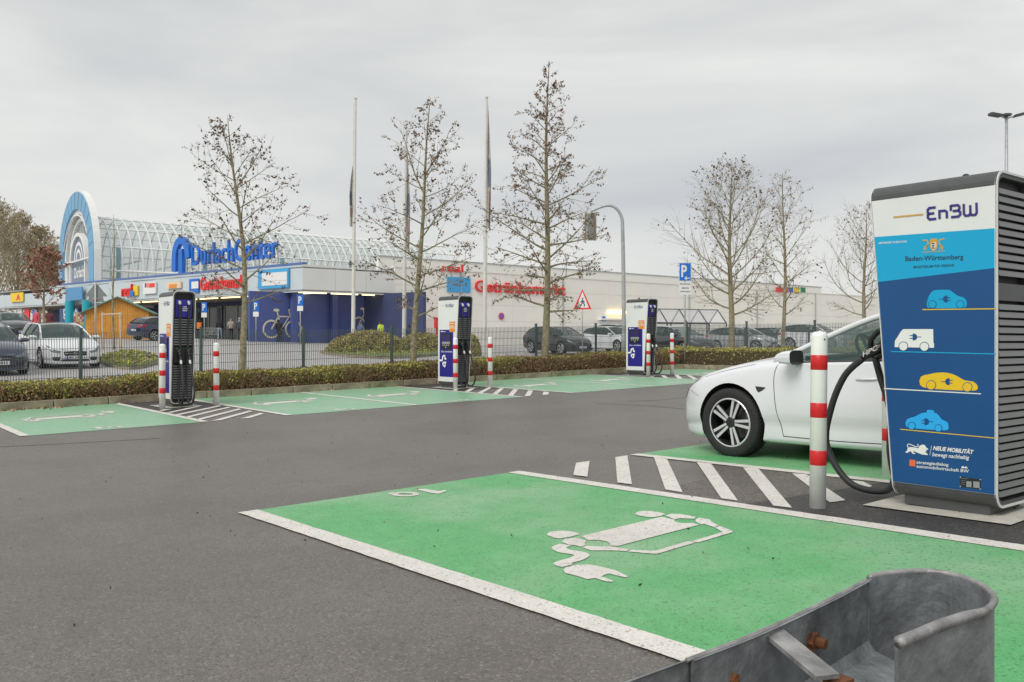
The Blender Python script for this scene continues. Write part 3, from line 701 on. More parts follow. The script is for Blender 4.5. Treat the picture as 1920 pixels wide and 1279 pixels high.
wheels(B, [(403, 263, 26), (621, 275, 26)], 2); plug(B, 500, 242, .95, 1); strk(B, [(120, 283), (702, 315)], 6, 1)
flush('yellow_car_picture')
poly(B, smooth2([(253, 508), (253, 476), (272, 461), (310, 450), (345, 431), (385, 427), (437, 432), (466, 468), (500, 484), (507, 512), (500, 532), (440, 532), (290, 521)], 2), 0)
poly(B, [(376, 428), (378, 414), (388, 411), (416, 414), (421, 418), (421, 432)], 0)
wheels(B, [(287, 507, 20), (447, 521, 20)], 0); plug(B, 378, 482, .95, -1); strk(B, [(218, 527), (782, 580)], 5, 2)
flush('blue_taxi_picture')
strk(D, smooth2([(228, 190), (205, 152), (230, 122), (290, 140), (350, 167), (392, 166), (404, 142), (386, 124)], 4, False), 14, 1)
poly(D, [(215, 185), (262, 174), (330, 182), (402, 196), (430, 150), (480, 130), (525, 143), (547, 185), (580, 205), (582, 226), (537, 222), (560, 242), (522, 262), (572, 300), (568, 320), (470, 310), (400, 282), (335, 255), (310, 252), (322, 278), (350, 288), (346, 301), (300, 295), (265, 250), (232, 260), (216, 281), (174, 275), (174, 256), (200, 245)], 1)
flush('lion_emblem')
strk(D, [(641, 153), (610, 326)], 7, 1)
txt(D, 'NEUE MOBILITÄT', (666, 230), (1388, 306), (683, 138), 1, .035, .1); txt(D, 'bewegt nachhaltig', (650, 362), (1312, 424), (664, 268), 1, .015, .1)
flush('slogan')
poly(D, [(245, 400), (352, 412), (351, 525), (243, 515)], 6)
txt(D, 'strategiedialog', (370, 492), (945, 540), (373, 418), 1, .012); txt(D, 'automobilwirtschaft BW', (370, 545), (1312, 640), (373, 488), 1, .012)
poly(D, [(1178, 545), (1190, 520), (1215, 522), (1230, 538), (1262, 525), (1285, 540), (1290, 565), (1268, 560), (1240, 555), (1200, 556), (1182, 560)], 1)
flush('partner_lettering')
poly(D, [(1158, 712), (1527, 758), (1525, 936), (1155, 890)], 8)
for q in ([(1268, 788), (1362, 796), (1362, 901), (1268, 891)], [(1393, 792), (1506, 803), (1508, 915), (1395, 905)]): poly(D, q, 9, .0026)
for x, y in ((1163, 717), (1520, 762), (1519, 929), (1161, 882)): poly(D, ell((x, y), 9, 9, 8), 1, .0026)
for k in range(4): strk(D, [(1175, 740+k*34), (1250 if k else 1310, 749+k*34)], 5, 9, .0026)
flush('type_plate')
# ---- far stations
DY = .215
for su0, lab in ((5.51, 'leftmost of the three far charging stations, in front of the wooden hut'), (12.12, 'middle of the three far charging stations, white with blue display film'), (18.75, 'right one of the three far charging stations, next to the parking sign post')):
    su_, sv_ = su0+.21, 17.6-.42; x, y = S(su_, sv_)
    make_charger(lab, False, (x, y, g_near(su_, sv_)+.012), ANG_V+math.pi, 'electric car charging stations')
    sheet_poly('charger_base_slab', [rect(su_-.36, su_+.36, sv_-.42, sv_+.55)], SLAB, .012)
P = [fp(0, 0)] and [(NM @ Vector(q)) for q in ((-.56, -.42, 0), (.40, -.42, 0), (.40, .42, 0), (-.56, .42, 0))]
sheet_poly('charger_base_slab', [[susv(p.x, p.y) for p in P]], SLAB, .012)
# ================================================================== bollards
B_WH = pm('bollard_white', (.84, .835, .80), .4, var=.06, scale=7); B_RED = pm('bollard_red', (.62, .012, .016), .38, var=.06, scale=9)
bl_body = MB().lathe([(.0555, -.05), (.0555, 1.185), (.051, 1.205), (.036, 1.217), (.001, 1.222)], 24).mesh('tube', [B_WH], True)
for p in bl_body.polygons: p.use_smooth = abs(p.normal.z) < .9
bl_band = MB().lathe([(.0557, 0), (.0565, .001), (.0565, .101), (.0557, .102)], 24).mesh('red_band', [B_RED], True)
bl_scr = MB().tube([(0, -.0545, 1.165), (0, -.058, 1.165)], .006, 8).mesh('screw', [C_BLK])
def bollard(px, py, label, su=None, sv=None, lean=(0, 0)):
    p = ray_ground(px, py) if su is None else Vector((*S(su, sv), g_near(su, sv)))
    o = thing('bollard', label, 'bollard', p, 0, 'red and white bollards by the charging stations'); o.rotation_euler = (lean[0], lean[1], random.Random(px).uniform(-.5, .5))
    link('tube', bl_body, o)
    for z in (.298, .626, .955): link('red_band', bl_band, o, (0, 0, z))
    link('screw', bl_scr, o)
bollard(1533, 952.5, 'nearest red and white bollard, in front of the white car', lean=(0, .012))
bollard(1667, 893, 'red and white bollard half hidden behind the large advertising charging station')
bollard(304.5, 767.5, 'red and white bollard at the left front of the leftmost charging station')
bollard(405.5, 760.6, 'red and white bollard to the right of the leftmost charging station')
bollard(854, 731.3, 'red and white bollard in front of the middle far charging station')
bollard(919, 726.7, 'red and white bollard to the right of the middle far charging station')
bollard(1215.7, 706, 'red and white bollard in front of the right far charging station')
bollard(1260, 703, 'red and white bollard between the right far charging station and the parking sign')
# ================================================================== guardrail end in the foreground
GALV = pm('galvanised_steel', (.24, .255, .265), .46, .45, var=.45, scale=14, bump=.2, bscale=60); RUST = pm('rusty_steel', (.16, .06, .022), .85, .2, var=.5, scale=40, bump=.4, bscale=120)
EDGE = pm('galvanised_edge', (.30, .295, .29), .5, .4, var=.4, scale=25, bump=.2, bscale=90)
ZR = -.40
def gp(px, py, z=ZR): d = -z*F_PX/(py-CYP); return Vector(((px-CXP)/F_PX*d, d, 0))
top = [gp(*q) for q in ((1180, 1277), (1322.6, 1225), (1430, 1182.6), (1557.7, 1122.9), (1623, 1088))]
back = (top[0]-top[1]).normalized(); top = [top[0]+back*1.6, top[0]+back*.6]+top
curl = [gp(*q) for q in ((1623, 1088), (1650, 1078.5), (1712, 1072.5), (1777, 1077), (1835, 1096), (1864, 1122), (1852, 1144), (1812, 1157), (1758, 1176), (1719.5, 1192.5), (1685, 1206))]
def sweep(mb, path, prof, th=.004, mi=0):                     # prof = (offset to the inside, z) ; path turns clockwise
    rows_o, rows_i = [], []
    for i, p in enumerate(path):
        t = (path[min(i+1, len(path)-1)]-path[max(i-1, 0)]).normalized(); nrm = Vector((t.y, -t.x, 0))
        rows_o.append([(p+nrm*o) + Vector((0, 0, CAM_Z+ZR+z)) for o, z in prof]); rows_i.append([(p+nrm*(o+th)) + Vector((0, 0, CAM_Z+ZR+z)) for o, z in prof])
    mb.grid(rows_o, mi); mb.grid(rows_i, mi)
    for a, b in ((rows_o, rows_i),):
        n = len(prof)
        mb.grid([[r[0] for r in a], [r[0] for r in b]], mi); mb.grid([[r[-1] for r in a], [r[-1] for r in b]], mi)
        mb.grid([a[0], b[0]], mi); mb.grid([a[-1], b[-1]], mi)
BEAM = [(.004, 0), (0, -.004), (0, -.10), (.012, -.115), (.085, -.135), (.085, -.18), (.0, -.20), (0, -.30)]
rail = thing('guardrail_end', 'galvanised steel guardrail end with curled terminal and rusty bolts in the foreground', 'guardrail', (0, 0, 0))
m = MB(); sweep(m, catmull(top[2:], 5)[4:], BEAM); m.build('beam', GALV, rail, smooth=False)
m = MB(); sweep(m, [p+Vector((-.004, .005, 0)) for p in top[:3]]+[top[3]+Vector((-.004, .005, 0))], BEAM); m.build('beam', GALV, rail)
m = MB(); sweep(m, catmull(curl, 5), [(0, 0), (0, -.30)], .006); m.build('curled_terminal', GALV, rail, smooth=False)
m = MB(); tp = [p+Vector((0, 0, CAM_Z+ZR+.001)) for p in catmull(curl, 5)]; m.tube(tp[2:], [.0055 if i < 28 else .0055+.003*min(1, (i-28)/6) for i in range(len(tp)-2)], 8); m.build('rolled_edge', EDGE, rail, smooth=True)
m = MB(); tp = [p+Vector((0, 0, CAM_Z+ZR+.0)) for p in catmull(top[2:], 4)[3:]]; m.tube(tp, .0032, 5); m.build('top_edge', EDGE, rail)
a, b = gp(1446, 1182, -.408), gp(1548, 1268, -.425)
dv = (b-a); ln = dv.length; mid = (a+b)/2; m = MB(); M_ = Matrix.Translation((mid.x, mid.y, CAM_Z-.4165)) @ Matrix.Rotation(math.atan2(dv.y, dv.x), 4, 'Z') @ Matrix.Rotation(.12, 4, 'Y')
m.box((0, 0, 0), (ln+.01, .034, .006), M=M_); m.build('strap', EDGE, rail)
def nut(px, py, z, r=.0138):
    p = gp(px, py, z); p.z = CAM_Z+z; ax = (top[5]-top[4]).normalized(); nr = Vector((ax.y, -ax.x, 0)); m = MB()
    m.tube([p-nr*.03, p+nr*.004], r, 6); m.tube([p+nr*.003, p+nr*.018], r*.55, 10); m.tube([p-nr*.034, p-nr*.028], r*1.35, 14); stuff(m.build('bolt', RUST, rail))
nut(1527, 1203, -.445); nut(1360, 1268, -.445)
m = MB(); p = gp(1572, 1276, -.435); m.box((p.x, p.y, CAM_Z-.437), (.035, .022, .008), rz=.6); m.box((p.x+.014, p.y-.010, CAM_Z-.455), (.007, .024, .035), rz=.6); stuff(m.build('bracket', RUST, rail))
mp = top[3]; m = MB(); m.box((mp.x+.06, mp.y-.03, (CAM_Z-.55+gz(mp.x, mp.y))/2), (.09, .05, CAM_Z-.55-gz(mp.x, mp.y)), rz=ANG_U); m.build('post', GALV, rail)
mp = top[0]; m = MB(); m.box((mp.x+.06, mp.y-.03, (CAM_Z-.45+gz(mp.x, mp.y))/2), (.09, .05, CAM_Z-.45-gz(mp.x, mp.y)), rz=ANG_U); m.build('post', GALV, rail)
# ================================================================== cars
def paint(name, col, rough=.16, metal=0.0, coat=.9): return pm(name, col, rough, metal, coat=coat, spec=.5)
CAR_WHITE = paint('car_white', (.74, .76, .775)); CAR_BLACK = paint('car_black', (.018, .019, .022)); CAR_NAVY = paint('car_navy', (.03, .04, .085), metal=.2)
CAR_GREY = paint('car_grey', (.10, .105, .11), metal=.4); CAR_SILVER = paint('car_silver', (.50, .51, .52), .28, .5); CAR_CHAR = paint('car_charcoal', (.045, .048, .055), metal=.3)
CAR_LIME = paint('car_lime', (.38, .46, .10))
GLASS = pm('car_glass', (.06, .11, .10), .04, alpha=.5, spec=.6); GLASS_D = pm('car_glass_dark', (.035, .05, .055), .05, alpha=.86, spec=.6)
TYRE = pm('tyre_rubber', (.022, .022, .023), .8, var=.2, scale=30, bump=.15, bscale=80); RIM_D = pm('rim_dark', (.055, .057, .06), .35, .7); RIM_L = pm('rim_polished', (.70, .71, .72), .3, .35)
LINER = pm('wheel_arch_liner', (.012, .012, .012), .9); INT = pm('car_interior', (.028, .028, .03), .8); CHROME = pm('chrome', (.6, .61, .62), .18, .9)
LAMP = pm('headlamp_lens', (.20, .22, .24), .08, .3); TAIL = pm('tail_lamp', (.42, .012, .015), .15); SEAM = pm('panel_gap', (.03, .03, .032), .7)
PLATE = pm('number_plate', (.70, .71, .70), .4); EUB = pm('plate_blue', (.02, .07, .38), .4); DISC = pm('brake_disc', (.28, .28, .28), .4, .7)
# stations: x, bottom z, half width, shoulder z, shoulder half width, deck z
ST = [(2.235, .20, .46, .545, .42, .565), (2.22, .18, .59, .585, .54, .605), (2.16, .165, .715, .645, .645, .68), (2.02, .155, .81, .725, .735, .785), (1.80, .15, .89, .805, .80, .875),
      (1.44, .15, .922, .885, .83, .96), (1.08, .15, .925, .93, .845, 1.01), (.6, .15, .925, .945, .862, .98), (0, .15, .925, .955, .868, .97), (-1.0, .155, .922, .975, .862, .99),
      (-1.44, .165, .918, .995, .84, 1.03), (-1.9, .20, .895, 1.02, .79, 1.09), (-2.22, .26, .845, 1.01, .735, 1.075), (-2.37, .34, .78, .93, .70, .98), (-2.42, .45, .68, .80, .62, .83)]
GH = {  # roof rail (x, half width, z) from the foot of the A pillar to the tail
    'sedan': [(.95, .81, .945), (.44, .71, 1.185), (-.06, .63, 1.365), (-.52, .60, 1.405), (-1.02, .60, 1.365), (-1.5, .65, 1.22), (-1.98, .72, 1.065)],
    'wagon': [(1.14, .80, .94), (.62, .70, 1.19), (.12, .63, 1.37), (-.5, .605, 1.415), (-1.25, .605, 1.40), (-1.9, .62, 1.33), (-2.24, .70, 1.03)],
    'hatch': [(1.22, .80, .94), (.78, .71, 1.19), (.25, .64, 1.38), (-.4, .61, 1.425), (-1.2, .61, 1.40), (-1.8, .64, 1.29), (-2.22, .72, 1.03)],
    'suv': [(1.14, .80, .95), (.66, .72, 1.17), (.16, .65, 1.36), (-.5, .63, 1.40), (-1.3, .63, 1.385), (-1.9, .645, 1.30), (-2.24, .72, 1.04)]}
def lerp_tab(tab, x):
    for i in range(len(tab)-1):
        if tab[i][0] >= x >= tab[i+1][0]:
            t = (tab[i][0]-x)/(tab[i][0]-tab[i+1][0]); return [a+(b-a)*t for a, b in zip(tab[i], tab[i+1])]
    return list(tab[0] if x > tab[0][0] else tab[-1])
CACHE = {}
def car_parts(style, L, W, H, hero=False):
    """builds the meshes of one kind of car once; returns a list of (name, mesh, slot, children)"""
    key = (style, L, W, H)
    if key in CACHE: return CACHE[key]
    kx, ky, kz = L/4.735, W/1.85, H/1.455
    gh = GH[style]; fx_, rx_ = 1.4375, -1.4375
    full = style != 'sedan'; mx = gh[0][0]-.30
    def sc(p): return (p[0]*kx, p[1]*ky, p[2]*kz)
    st = catmull([s_[:3] for s_ in ST], 4); st2_ = catmull([s_[3:] for s_ in ST], 4)
    rings = []
    for a, b in zip(st, st2_):
        x, zb, w = a; zs, ws, zd = b
        if full and x < -1.0: zd = min(zd, zs+.02)
        half = [(0, zb), (w*.72, zb), (w*.93, zb+.03), (w*.962, zb+.10), (w*.964, zb+(zs-zb)*.26), (w*.998, zb+(zs-zb)*.40), (w*.99, zb+(zs-zb)*.66), (w*.965, zs-.055), (ws+.012, zs-.006), (ws*.93, zs+.35*(zd-zs)+.004), (ws*.6, zs+.82*(zd-zs)), (0, zd+.012)]
        h = catmull([(0, q[0], q[1]) for q in half], 3)
        ring = [(x, q.y, q.z) for q in h] + [(x, -q.y, q.z) for q in reversed(h[1:-1])]
        rings.append([sc(q) for q in ring])
    nr = len(rings[0]); nh = (nr+2)//2
    mb = MB()
    def mi(i, j):
        x = rings[i][0][0]/kx; jj = min(j, nr-j)
        return 1 if (gh[0][0]-.12 > x > gh[-1][0]+.12 and jj > nh-7) else 0
    mb.grid(rings, mi, close=True)
    mb.add(rings[0], [tuple(range(nr))], 0); mb.add(rings[-1], [tuple(reversed(range(nr)))], 0)
    me = mb.mesh('body', [CAR_WHITE, INT, LINER], True)
    bm = bmesh.new(); bm.from_mesh(me); bmesh.ops.remove_doubles(bm, verts=bm.verts, dist=1e-5); bmesh.ops.recalc_face_normals(bm, faces=bm.faces)
    bvh = BVHTree.FromBMesh(bm); bm.to_mesh(me); bm.free()
    tmp = link('tmp_body', me); cut = MB(); rw = .372*kz if not hero else .398
    for ax in (fx_, rx_):
        for s in (-1, 1): cut.tube([(ax*kx, s*.52*ky, .345*kz), (ax*kx, s*1.2, .345*kz)], rw, 40, 2)
    co = cut.build('tmp_cut', [CAR_WHITE, INT, LINER])
    md = tmp.modifiers.new('b', 'BOOLEAN'); md.object = co; md.operation = 'DIFFERENCE'; md.solver = 'EXACT'
    try: md.material_mode = 'INDEX'
    except Exception: pass
    bpy.context.view_layer.update(); dg = bpy.context.evaluated_depsgraph_get()
    body = bpy.data.meshes.new_from_object(tmp.evaluated_get(dg)); body.name = 'body'
    for p in body.polygons: p.use_smooth = p.material_index != 2
    try: body.set_sharp_from_angle(angle=math.radians(38))
    except Exception: pass
    bpy.data.objects.remove(tmp); bpy.data.objects.remove(co)
    def side(x, z, off=.004, s=1):
        h = bvh.ray_cast(Vector((x*kx, 3*s, z*kz)), Vector((0, -s, 0))); p = h[0] if h[0] else Vector((x*kx, .9*ky*s, z*kz)); return (p.x, p.y+off*s, p.z)
    def front(y, z, off=.004, s=1):
        h = bvh.ray_cast(Vector((4*s, y*ky, z*kz)), Vector((-s, 0, 0))); p = h[0] if h[0] else Vector((2.2*kx*s, y*ky, z*kz)); return (p.x+off*s, p.y, p.z)
    def patch(name, top_, bot, fn, mat, off=.004, s=1, rows=4, dens=5):
        a = smooth2(top_, dens, False); b = smooth2(bot, dens, False); g = MB()
        g.grid([[fn(p[0]+(q[0]-p[0])*t/rows, p[1]+(q[1]-p[1])*t/rows, off, s) for p, q in zip(a, b)] for t in range(rows+1)])
        return (name, g.mesh(name, [mat], True), None)
    out = [('body', body, 'paint')]
    # greenhouse
    R = catmull(gh, 5); B_ = []
    for p in R:
        t = lerp_tab(ST, p.x); B_.append(Vector((p.x, t[4]-.004, t[3]+.004)))
    xA, xC = gh[2][0], gh[4][0] if not full else gh[5][0]
    def bow(x): return .20*max(0, min(1, (x-xA)/(gh[0][0]-xA))) if x > xA else -.10*max(0, min(1, (xC-x)/(xC-gh[-1][0])))
    rows = []
    for p in R:
        row = []
        for k in range(11):
            t = 1-k/5; row.append(sc((p.x+bow(p.x)*(1-t*t), p.y*t, p.z+.052*(1-t*t))))
        rows.append(row)
    iA = min(range(len(R)), key=lambda i: abs(R[i].x-xA)); iC = min(range(len(R)), key=lambda i: abs(R[i].x-xC))
    for nm, a, b, mt in (('windscreen', 0, iA, GLASS), ('roof', iA, iC, None), ('rear_window', iC, len(R)-1, GLASS_D)):
        g = MB(); g.grid(rows[a:b+1]); out.append((nm, g.mesh(nm, [mt or CAR_WHITE], True), None if mt else 'roof'))
    for s in (-1, 1):
        def sg(i, t):
            p = B_[i].lerp(R[i], t); return sc((p.x, s*(p.y+.035*math.sin(math.pi*t)*.8), p.z))
        n = len(R); pil = -.12; ends = n-5 if not full else n-3
        seg = [(2, None), ]
        iP = min(range(n), key=lambda i: abs(R[i].x-pil)); iQ = min(range(n), key=lambda i: abs(R[i].x+1.12))
        cuts = [(1, iP-0, 'side_window', GLASS), (iP, ends if not full else iQ, 'side_window', GLASS)]
        if full: cuts.append((iQ, ends, 'side_window', GLASS_D))
        for a, b, nm, mt in cuts:
            g = MB(); g.grid([[sg(i, t/5) for i in range(a, b+1)] for t in range(6)]); out.append((nm, g.mesh(nm, [mt], True), None))
        g = MB(); g.grid([[sg(i, t/5) for i in range(ends, n)] for t in range(6)]); out.append(('rear_pillar', g.mesh('rear_pillar', [CAR_WHITE], True), 'paint'))
        g = MB(); g.tube([Vector(sc((p.x, s*p.y, p.z))) for p in R], [.034]*3+[.028]*(n-3), 8); out.append(('roof_rail', g.mesh('roof_rail', [CAR_WHITE], True), 'paint'))
        g = MB(); 
        for i in [iP]+([iQ] if full else []): g.tube([Vector(sg(i, t/4)) for t in range(5)], .026, 6)
        g.tube([Vector(sg(i, 0)) for i in range(1, n-2)], .009, 5); out.append(('window_trim', g.mesh('window_trim', [SEAM]), None))
        m = MB()                                                # door mirror
        m.grid([[sc((mx+fx0*k+dx, s*(.99+.115*cy), 1.0+.068*cz*k)) for cy, cz in [(math.copysign(abs(math.cos(a))**.55, math.cos(a)), math.copysign(abs(math.sin(a))**.55, math.sin(a))) for a in [q*.3927 for q in range(16)]]] for k, dx, fx0 in ((.05, .115, 0), (.55, .10, 0), (.85, .06, 0), (1.0, 0, 0), (1.0, -.05, 0))], close=True)
        m.add([sc((mx-.05, s*(.99+.115*math.copysign(abs(math.cos(a))**.55, math.cos(a))), 1.0+.068*math.copysign(abs(math.sin(a))**.55, math.sin(a)))) for a in [q*.3927 for q in range(16)]], [tuple(range(16))], 1)
        m.tube([sc((mx+.04, s*.85, .935)), sc((mx+.01, s*.94, .955))], .026, 6)
        out.append(('mirror', m.mesh('mirror', [CAR_WHITE, C_BLK], False), 'paint'))
        m = MB()
        for P in ([(.88, .93), (.91, .80), (.89, .55), (.85, .34), (.83, .245)], [(-.18, .935), (-.19, .7), (-.2, .4), (-.2, .25)], [(.83, .245), (.3, .235), (-.2, .24), (-.9, .25)], [(-1.0, .95), (-.98, .75), (-1.03, .55)]):
            m.tube([side(x, z, .0, s) for x, z in smooth2(P, 5, False)], .0042, 4)
        m.tube([side(x, z, -.001, s) for x, z in smooth2([(1.16, .93), (1.5, .87), (1.8, .80)], 5, False)], .003, 4); m.tube([side(x, z, -.001, s) for x, z in smooth2([(1.86, .60), (1.98, .64), (2.06, .655)], 5, False)], .003, 4)
        out.append(('panel_seam', m.mesh('panel_seam', [SEAM]), None))
        for hx in (-.05, -1.0):
            m = MB(); m.tube([side(hx+.11, .80, .004, s), side(hx, .803, .012, s), side(hx-.11, .805, .004, s)], .011, 6); out.append(('door_handle', m.mesh('door_handle', [CAR_WHITE], True), 'paint'))
        out.append(patch('headlight', [(1.86, .79), (2.0, .745), (2.13, .68), (2.21, .63)], [(1.92, .755), (2.03, .695), (2.14, .63), (2.20, .585)], side, LAMP, .005, s))
        out.append(patch('headlight', [(s*.42, .60), (s*.55, .625), (s*.66, .655), (s*.74, .68)], [(s*.46, .54), (s*.57, .545), (s*.67, .565), (s*.735, .60)], front, LAMP, .006))
        out.append(patch('tail_light', [(-2.02, .96), (-2.12, .965), (-2.24, .955), (-2.33, .93)], [(-2.10, .87), (-2.16, .84), (-2.25, .82), (-2.34, .80)], side, TAIL, .006, s))
        out.append(patch('tail_light', [(s*.42, .93), (s*.52, .94), (s*.64, .94), (s*.70, .93)], [(s*.44, .82), (s*.52, .80), (s*.62, .79), (s*.69, .79)], front, TAIL, .006, -1))
        if hero: out.append(patch('badge', [(1.12, .72), (1.06, .715), (1.0, .71)], [(1.115, .715), (1.08, .66), (1.0, .705)], side, SEAM, .004, s, 2, 2))
        out.append(patch('sill', [(1.0, .222), (.4, .215), (-.4, .215), (-1.0, .23)], [(1.0, .185), (.4, .178), (-.4, .178), (-1.0, .19)], side, CAR_WHITE, .006, s, 2))
        out[-1] = (out[-1][0], out[-1][1], 'paint')
    if not hero:
        out.append(patch('grille', [(-.36, .585), (0, .60), (.36, .585)], [(-.33, .455), (0, .435), (.33, .455)], front, C_BLK, .005))
        m = MB(); m.tube([front(y, .52, .012) for y in (-.33, -.15, 0, .15, .33)], .006, 5); m.tube([front(math.cos(a)*.045, .52+math.sin(a)*.045, .016) for a in [k*.628 for k in range(11)]], .005, 5); out.append(('grille_bar', m.mesh('grille_bar', [CHROME], True), None))
        for s in (-1, 1): out.append(patch('air_intake', [(s*.44, .40), (s*.56, .41), (s*.68, .40)], [(s*.46, .29), (s*.56, .28), (s*.66, .30)], front, C_BLK, .005))
    out.append(patch('air_intake', [(-.40, .33), (0, .34), (.40, .33)], [(-.46, .265), (0, .26), (.46, .265)], front, C_BLK, .005))
    for s in (1, -1):
        z = .39 if s > 0 else .62
        p = Vector(front(0, z, .012, s)); m = MB(); m.box(p, (.012, .52, .11), 0).box((p.x+.002*s, -.24*s, z*kz), (.012, .045, .11), 1)
        for k in range(7):
            if k != 2: m.box((p.x+.003*s, (-.17+.06*k)*s, z*kz), (.012, .032, .062), 2)
        out.append(('number_plate', m.mesh('number_plate', [PLATE, EUB, C_INK]), None))
    # cabin: seats, dashboard, steering wheel
    m = MB()
    for y in (-.36, .36):
        m.box(sc((-.35, y, 1.0)), (.14, .46*ky, .26), ch=.03).box(sc((-.38, y, 1.20)), (.09, .24, .16), ch=.03)
        m.box(sc((-1.15, y, 1.0)), (.14, .46*ky, .22), ch=.03)
    m.box(sc((gh[0][0]-.36, 0, .97)), (.30, 1.35*ky, .07), ch=.05); out.append(('seats', m.mesh('seats', [INT]), None))
    m = MB(); M_ = Matrix.Translation(sc((gh[0][0]-.72, .37, 1.04))) @ Matrix.Rotation(math.radians(-65), 4, 'Y')
    m.tube([M_ @ Vector((.17*math.cos(a), .17*math.sin(a), 0)) for a in [k*.3142 for k in range(21)]], .016, 6, cap=False); m.tube([M_ @ Vector((-.16, 0, 0)), M_ @ Vector((.16, 0, 0))], .018, 5); out.append(('steering_wheel', m.mesh('steering_wheel', [INT], True), None))
    # wheels
    r = (.346 if hero else .334)*kz; ty = MB(); My = Matrix.Rotation(math.pi/2, 4, 'X')
    ty.lathe([(r*.70, -.10), (r*.78, -.112), (r*.93, -.112), (r*.985, -.098), (r, -.08), (r, .08), (r*.985, .098), (r*.93, .112), (r*.78, .112), (r*.70, .10)], 40, M=My, close=True)
    if hero:
        for k in range(60):
            a = k*math.pi/30; ty.box((0, 0, 0), (.006, .20, .007), M=Matrix.Rotation(a, 4, 'Y') @ Matrix.Translation((0, 0, r+.001)) @ Matrix.Rotation(.5, 4, 'Z'))
    tyre = ty.mesh('wheel', [TYRE], True)
    rm = MB(); rm.lathe([(r*.71, -.10), (r*.715, .102), (r*.685, .108), (r*.66, .095), (r*.64, -.02), (r*.62, -.09)], 40, 1, M=My)   # barrel
    rm.lathe([(r*.685, .100), (r*.72, .104), (r*.70, .11), (r*.675, .107)], 40, 0, M=My, close=True)
    rm.lathe([(.001, -.03), (r*.5, -.03), (r*.5, -.02), (.001, -.02)], 24, 2, M=My)
    nsp = 5
    for k in range(nsp):
        Mk = Matrix.Rotation(2*math.pi*k/nsp+.35, 4, 'Y')
        for w0, w1, y0, y1, mi_ in ((.040, .056, .050, .082, 1), (.017, .026, .083, .088, 0)):
            if mi_ == 0:
                for sg_ in (-1, 1):
                    P = [(sg_*.016-.012, r*.15), (sg_*.016+.012, r*.15), (sg_*.036+.015, r*.69), (sg_*.036-.015, r*.69)]
                    rm.add([(x, -(y0+.006*(z > .1)+e_), z) for e_ in (0, .007) for x, z in P], [(0, 1, 2, 3), (7, 6, 5, 4), (0, 1, 5, 4), (1, 2, 6, 5), (2, 3, 7, 6), (3, 0, 4, 7)], 0, Mk)
            else:
                P = [(-w0*.8, r*.10), (w0*.8, r*.10), (w1, r*.69), (-w1, r*.69)]
                rm.add([(x, -y, z) for y in (y0, y1) for x, z in P], [(0, 1, 2, 3), (7, 6, 5, 4), (0, 1, 5, 4), (1, 2, 6, 5), (2, 3, 7, 6), (3, 0, 4, 7)], 1, Mk)
    rm.lathe([(.001, .094), (r*.10, .094), (r*.17, .088), (r*.19, .05)], 20, 1, M=My)
    for k in range(5):
        a = 2*math.pi*k/5+.35+.63; rm.tube([(r*.135*math.sin(a), -.086, r*.135*math.cos(a)), (r*.135*math.sin(a), -.094, r*.135*math.cos(a))], .0085, 6, 1)
    rim = rm.mesh('rim', [RIM_L, RIM_D, DISC])
    for p in rim.polygons: p.use_smooth = False
    CACHE[key] = (out, tyre, rim, fx_*kx, rx_*kx, (.808 if hero else .80)*ky, (.346 if hero else .334)*kz); return CACHE[key]
def make_car(label, style, L, W, H, mat, x, y, rz, roof=None, hero=False, group='parked cars'):
    parts, tyre, rim, fx_, rx_, wy, wr = car_parts(style, L, W, H, hero)
    root = thing('parked_car', label, 'car', (x, y, 0), 0, group)
    ground_align(root, x, y, rz)
    for nm, me, slot in parts:
        o = link(nm, me, root)
        if slot in ('paint', 'roof'):
            o.material_slots[0].link = 'OBJECT'; o.material_slots[0].material = (roof or mat) if slot == 'roof' else mat
    for ax in (fx_, rx_):
        for s in (-1, 1):
            w = link('wheel', tyre, root, (ax, s*wy, wr), math.pi if s > 0 else 0); link('rim', rim, w)
    return root
# hero: nose towards the lane, charge-port side towards us
hx, hy = S(8.16, 5.40-1.4375)
make_car('white electric saloon parked in the green bay beside the large charging station', 'sedan', 4.69, 1.85, 1.445, CAR_WHITE, hx, hy, ANG_V, roof=GLASS_D, hero=True)
def car_at(label, style, L, W, H, mat, px, d, rz, **k):
    x, y = at(px, d); make_car(label, style, L, W, H, mat, x, y, math.radians(rz), **k)
car_at('white estate car with dark grille facing us behind the wire fence', 'wagon', 4.70, 1.83, 1.44, CAR_WHITE, 110, 30.2, -50, roof=CAR_BLACK)
car_at('dark navy car cut off by the left picture edge, beside the white estate', 'wagon', 4.6, 1.8, 1.45, CAR_NAVY, -32, 27.0, -48)
car_at('black car with lit headlights driving towards us behind the white estate', 'sedan', 4.7, 1.85, 1.46, CAR_CHAR, 22, 52, -46)
car_at('pale silver car just behind the black car with lit headlights', 'suv', 4.5, 1.82, 1.6, CAR_SILVER, -6, 61, -44)
car_at('dark blue hatchback seen from behind at the corner of the wooden hut', 'hatch', 4.2, 1.8, 1.5, CAR_NAVY, 306, 56, 58)
car_at('black hatchback behind the trunk of the tallest leafy tree', 'hatch', 4.3, 1.74, 1.45, CAR_BLACK, 1046, 46.5, -55)
car_at('white hatchback with dark windows between the black hatchback and the signal mast', 'suv', 4.4, 1.8, 1.5, CAR_WHITE, 1150, 52, -56)
car_at('tall black off-road car behind the white hatchback', 'suv', 4.7, 1.9, 1.72, CAR_CHAR, 1166, 60, -56)
car_at('dark grey car with clear headlight behind the parking sign post', 'wagon', 4.7, 1.83, 1.5, CAR_CHAR, 1268, 47, -58)
car_at('silver hatchback behind the stem of the broad bare tree', 'hatch', 4.2, 1.78, 1.48, CAR_SILVER, 1392, 52, -42)
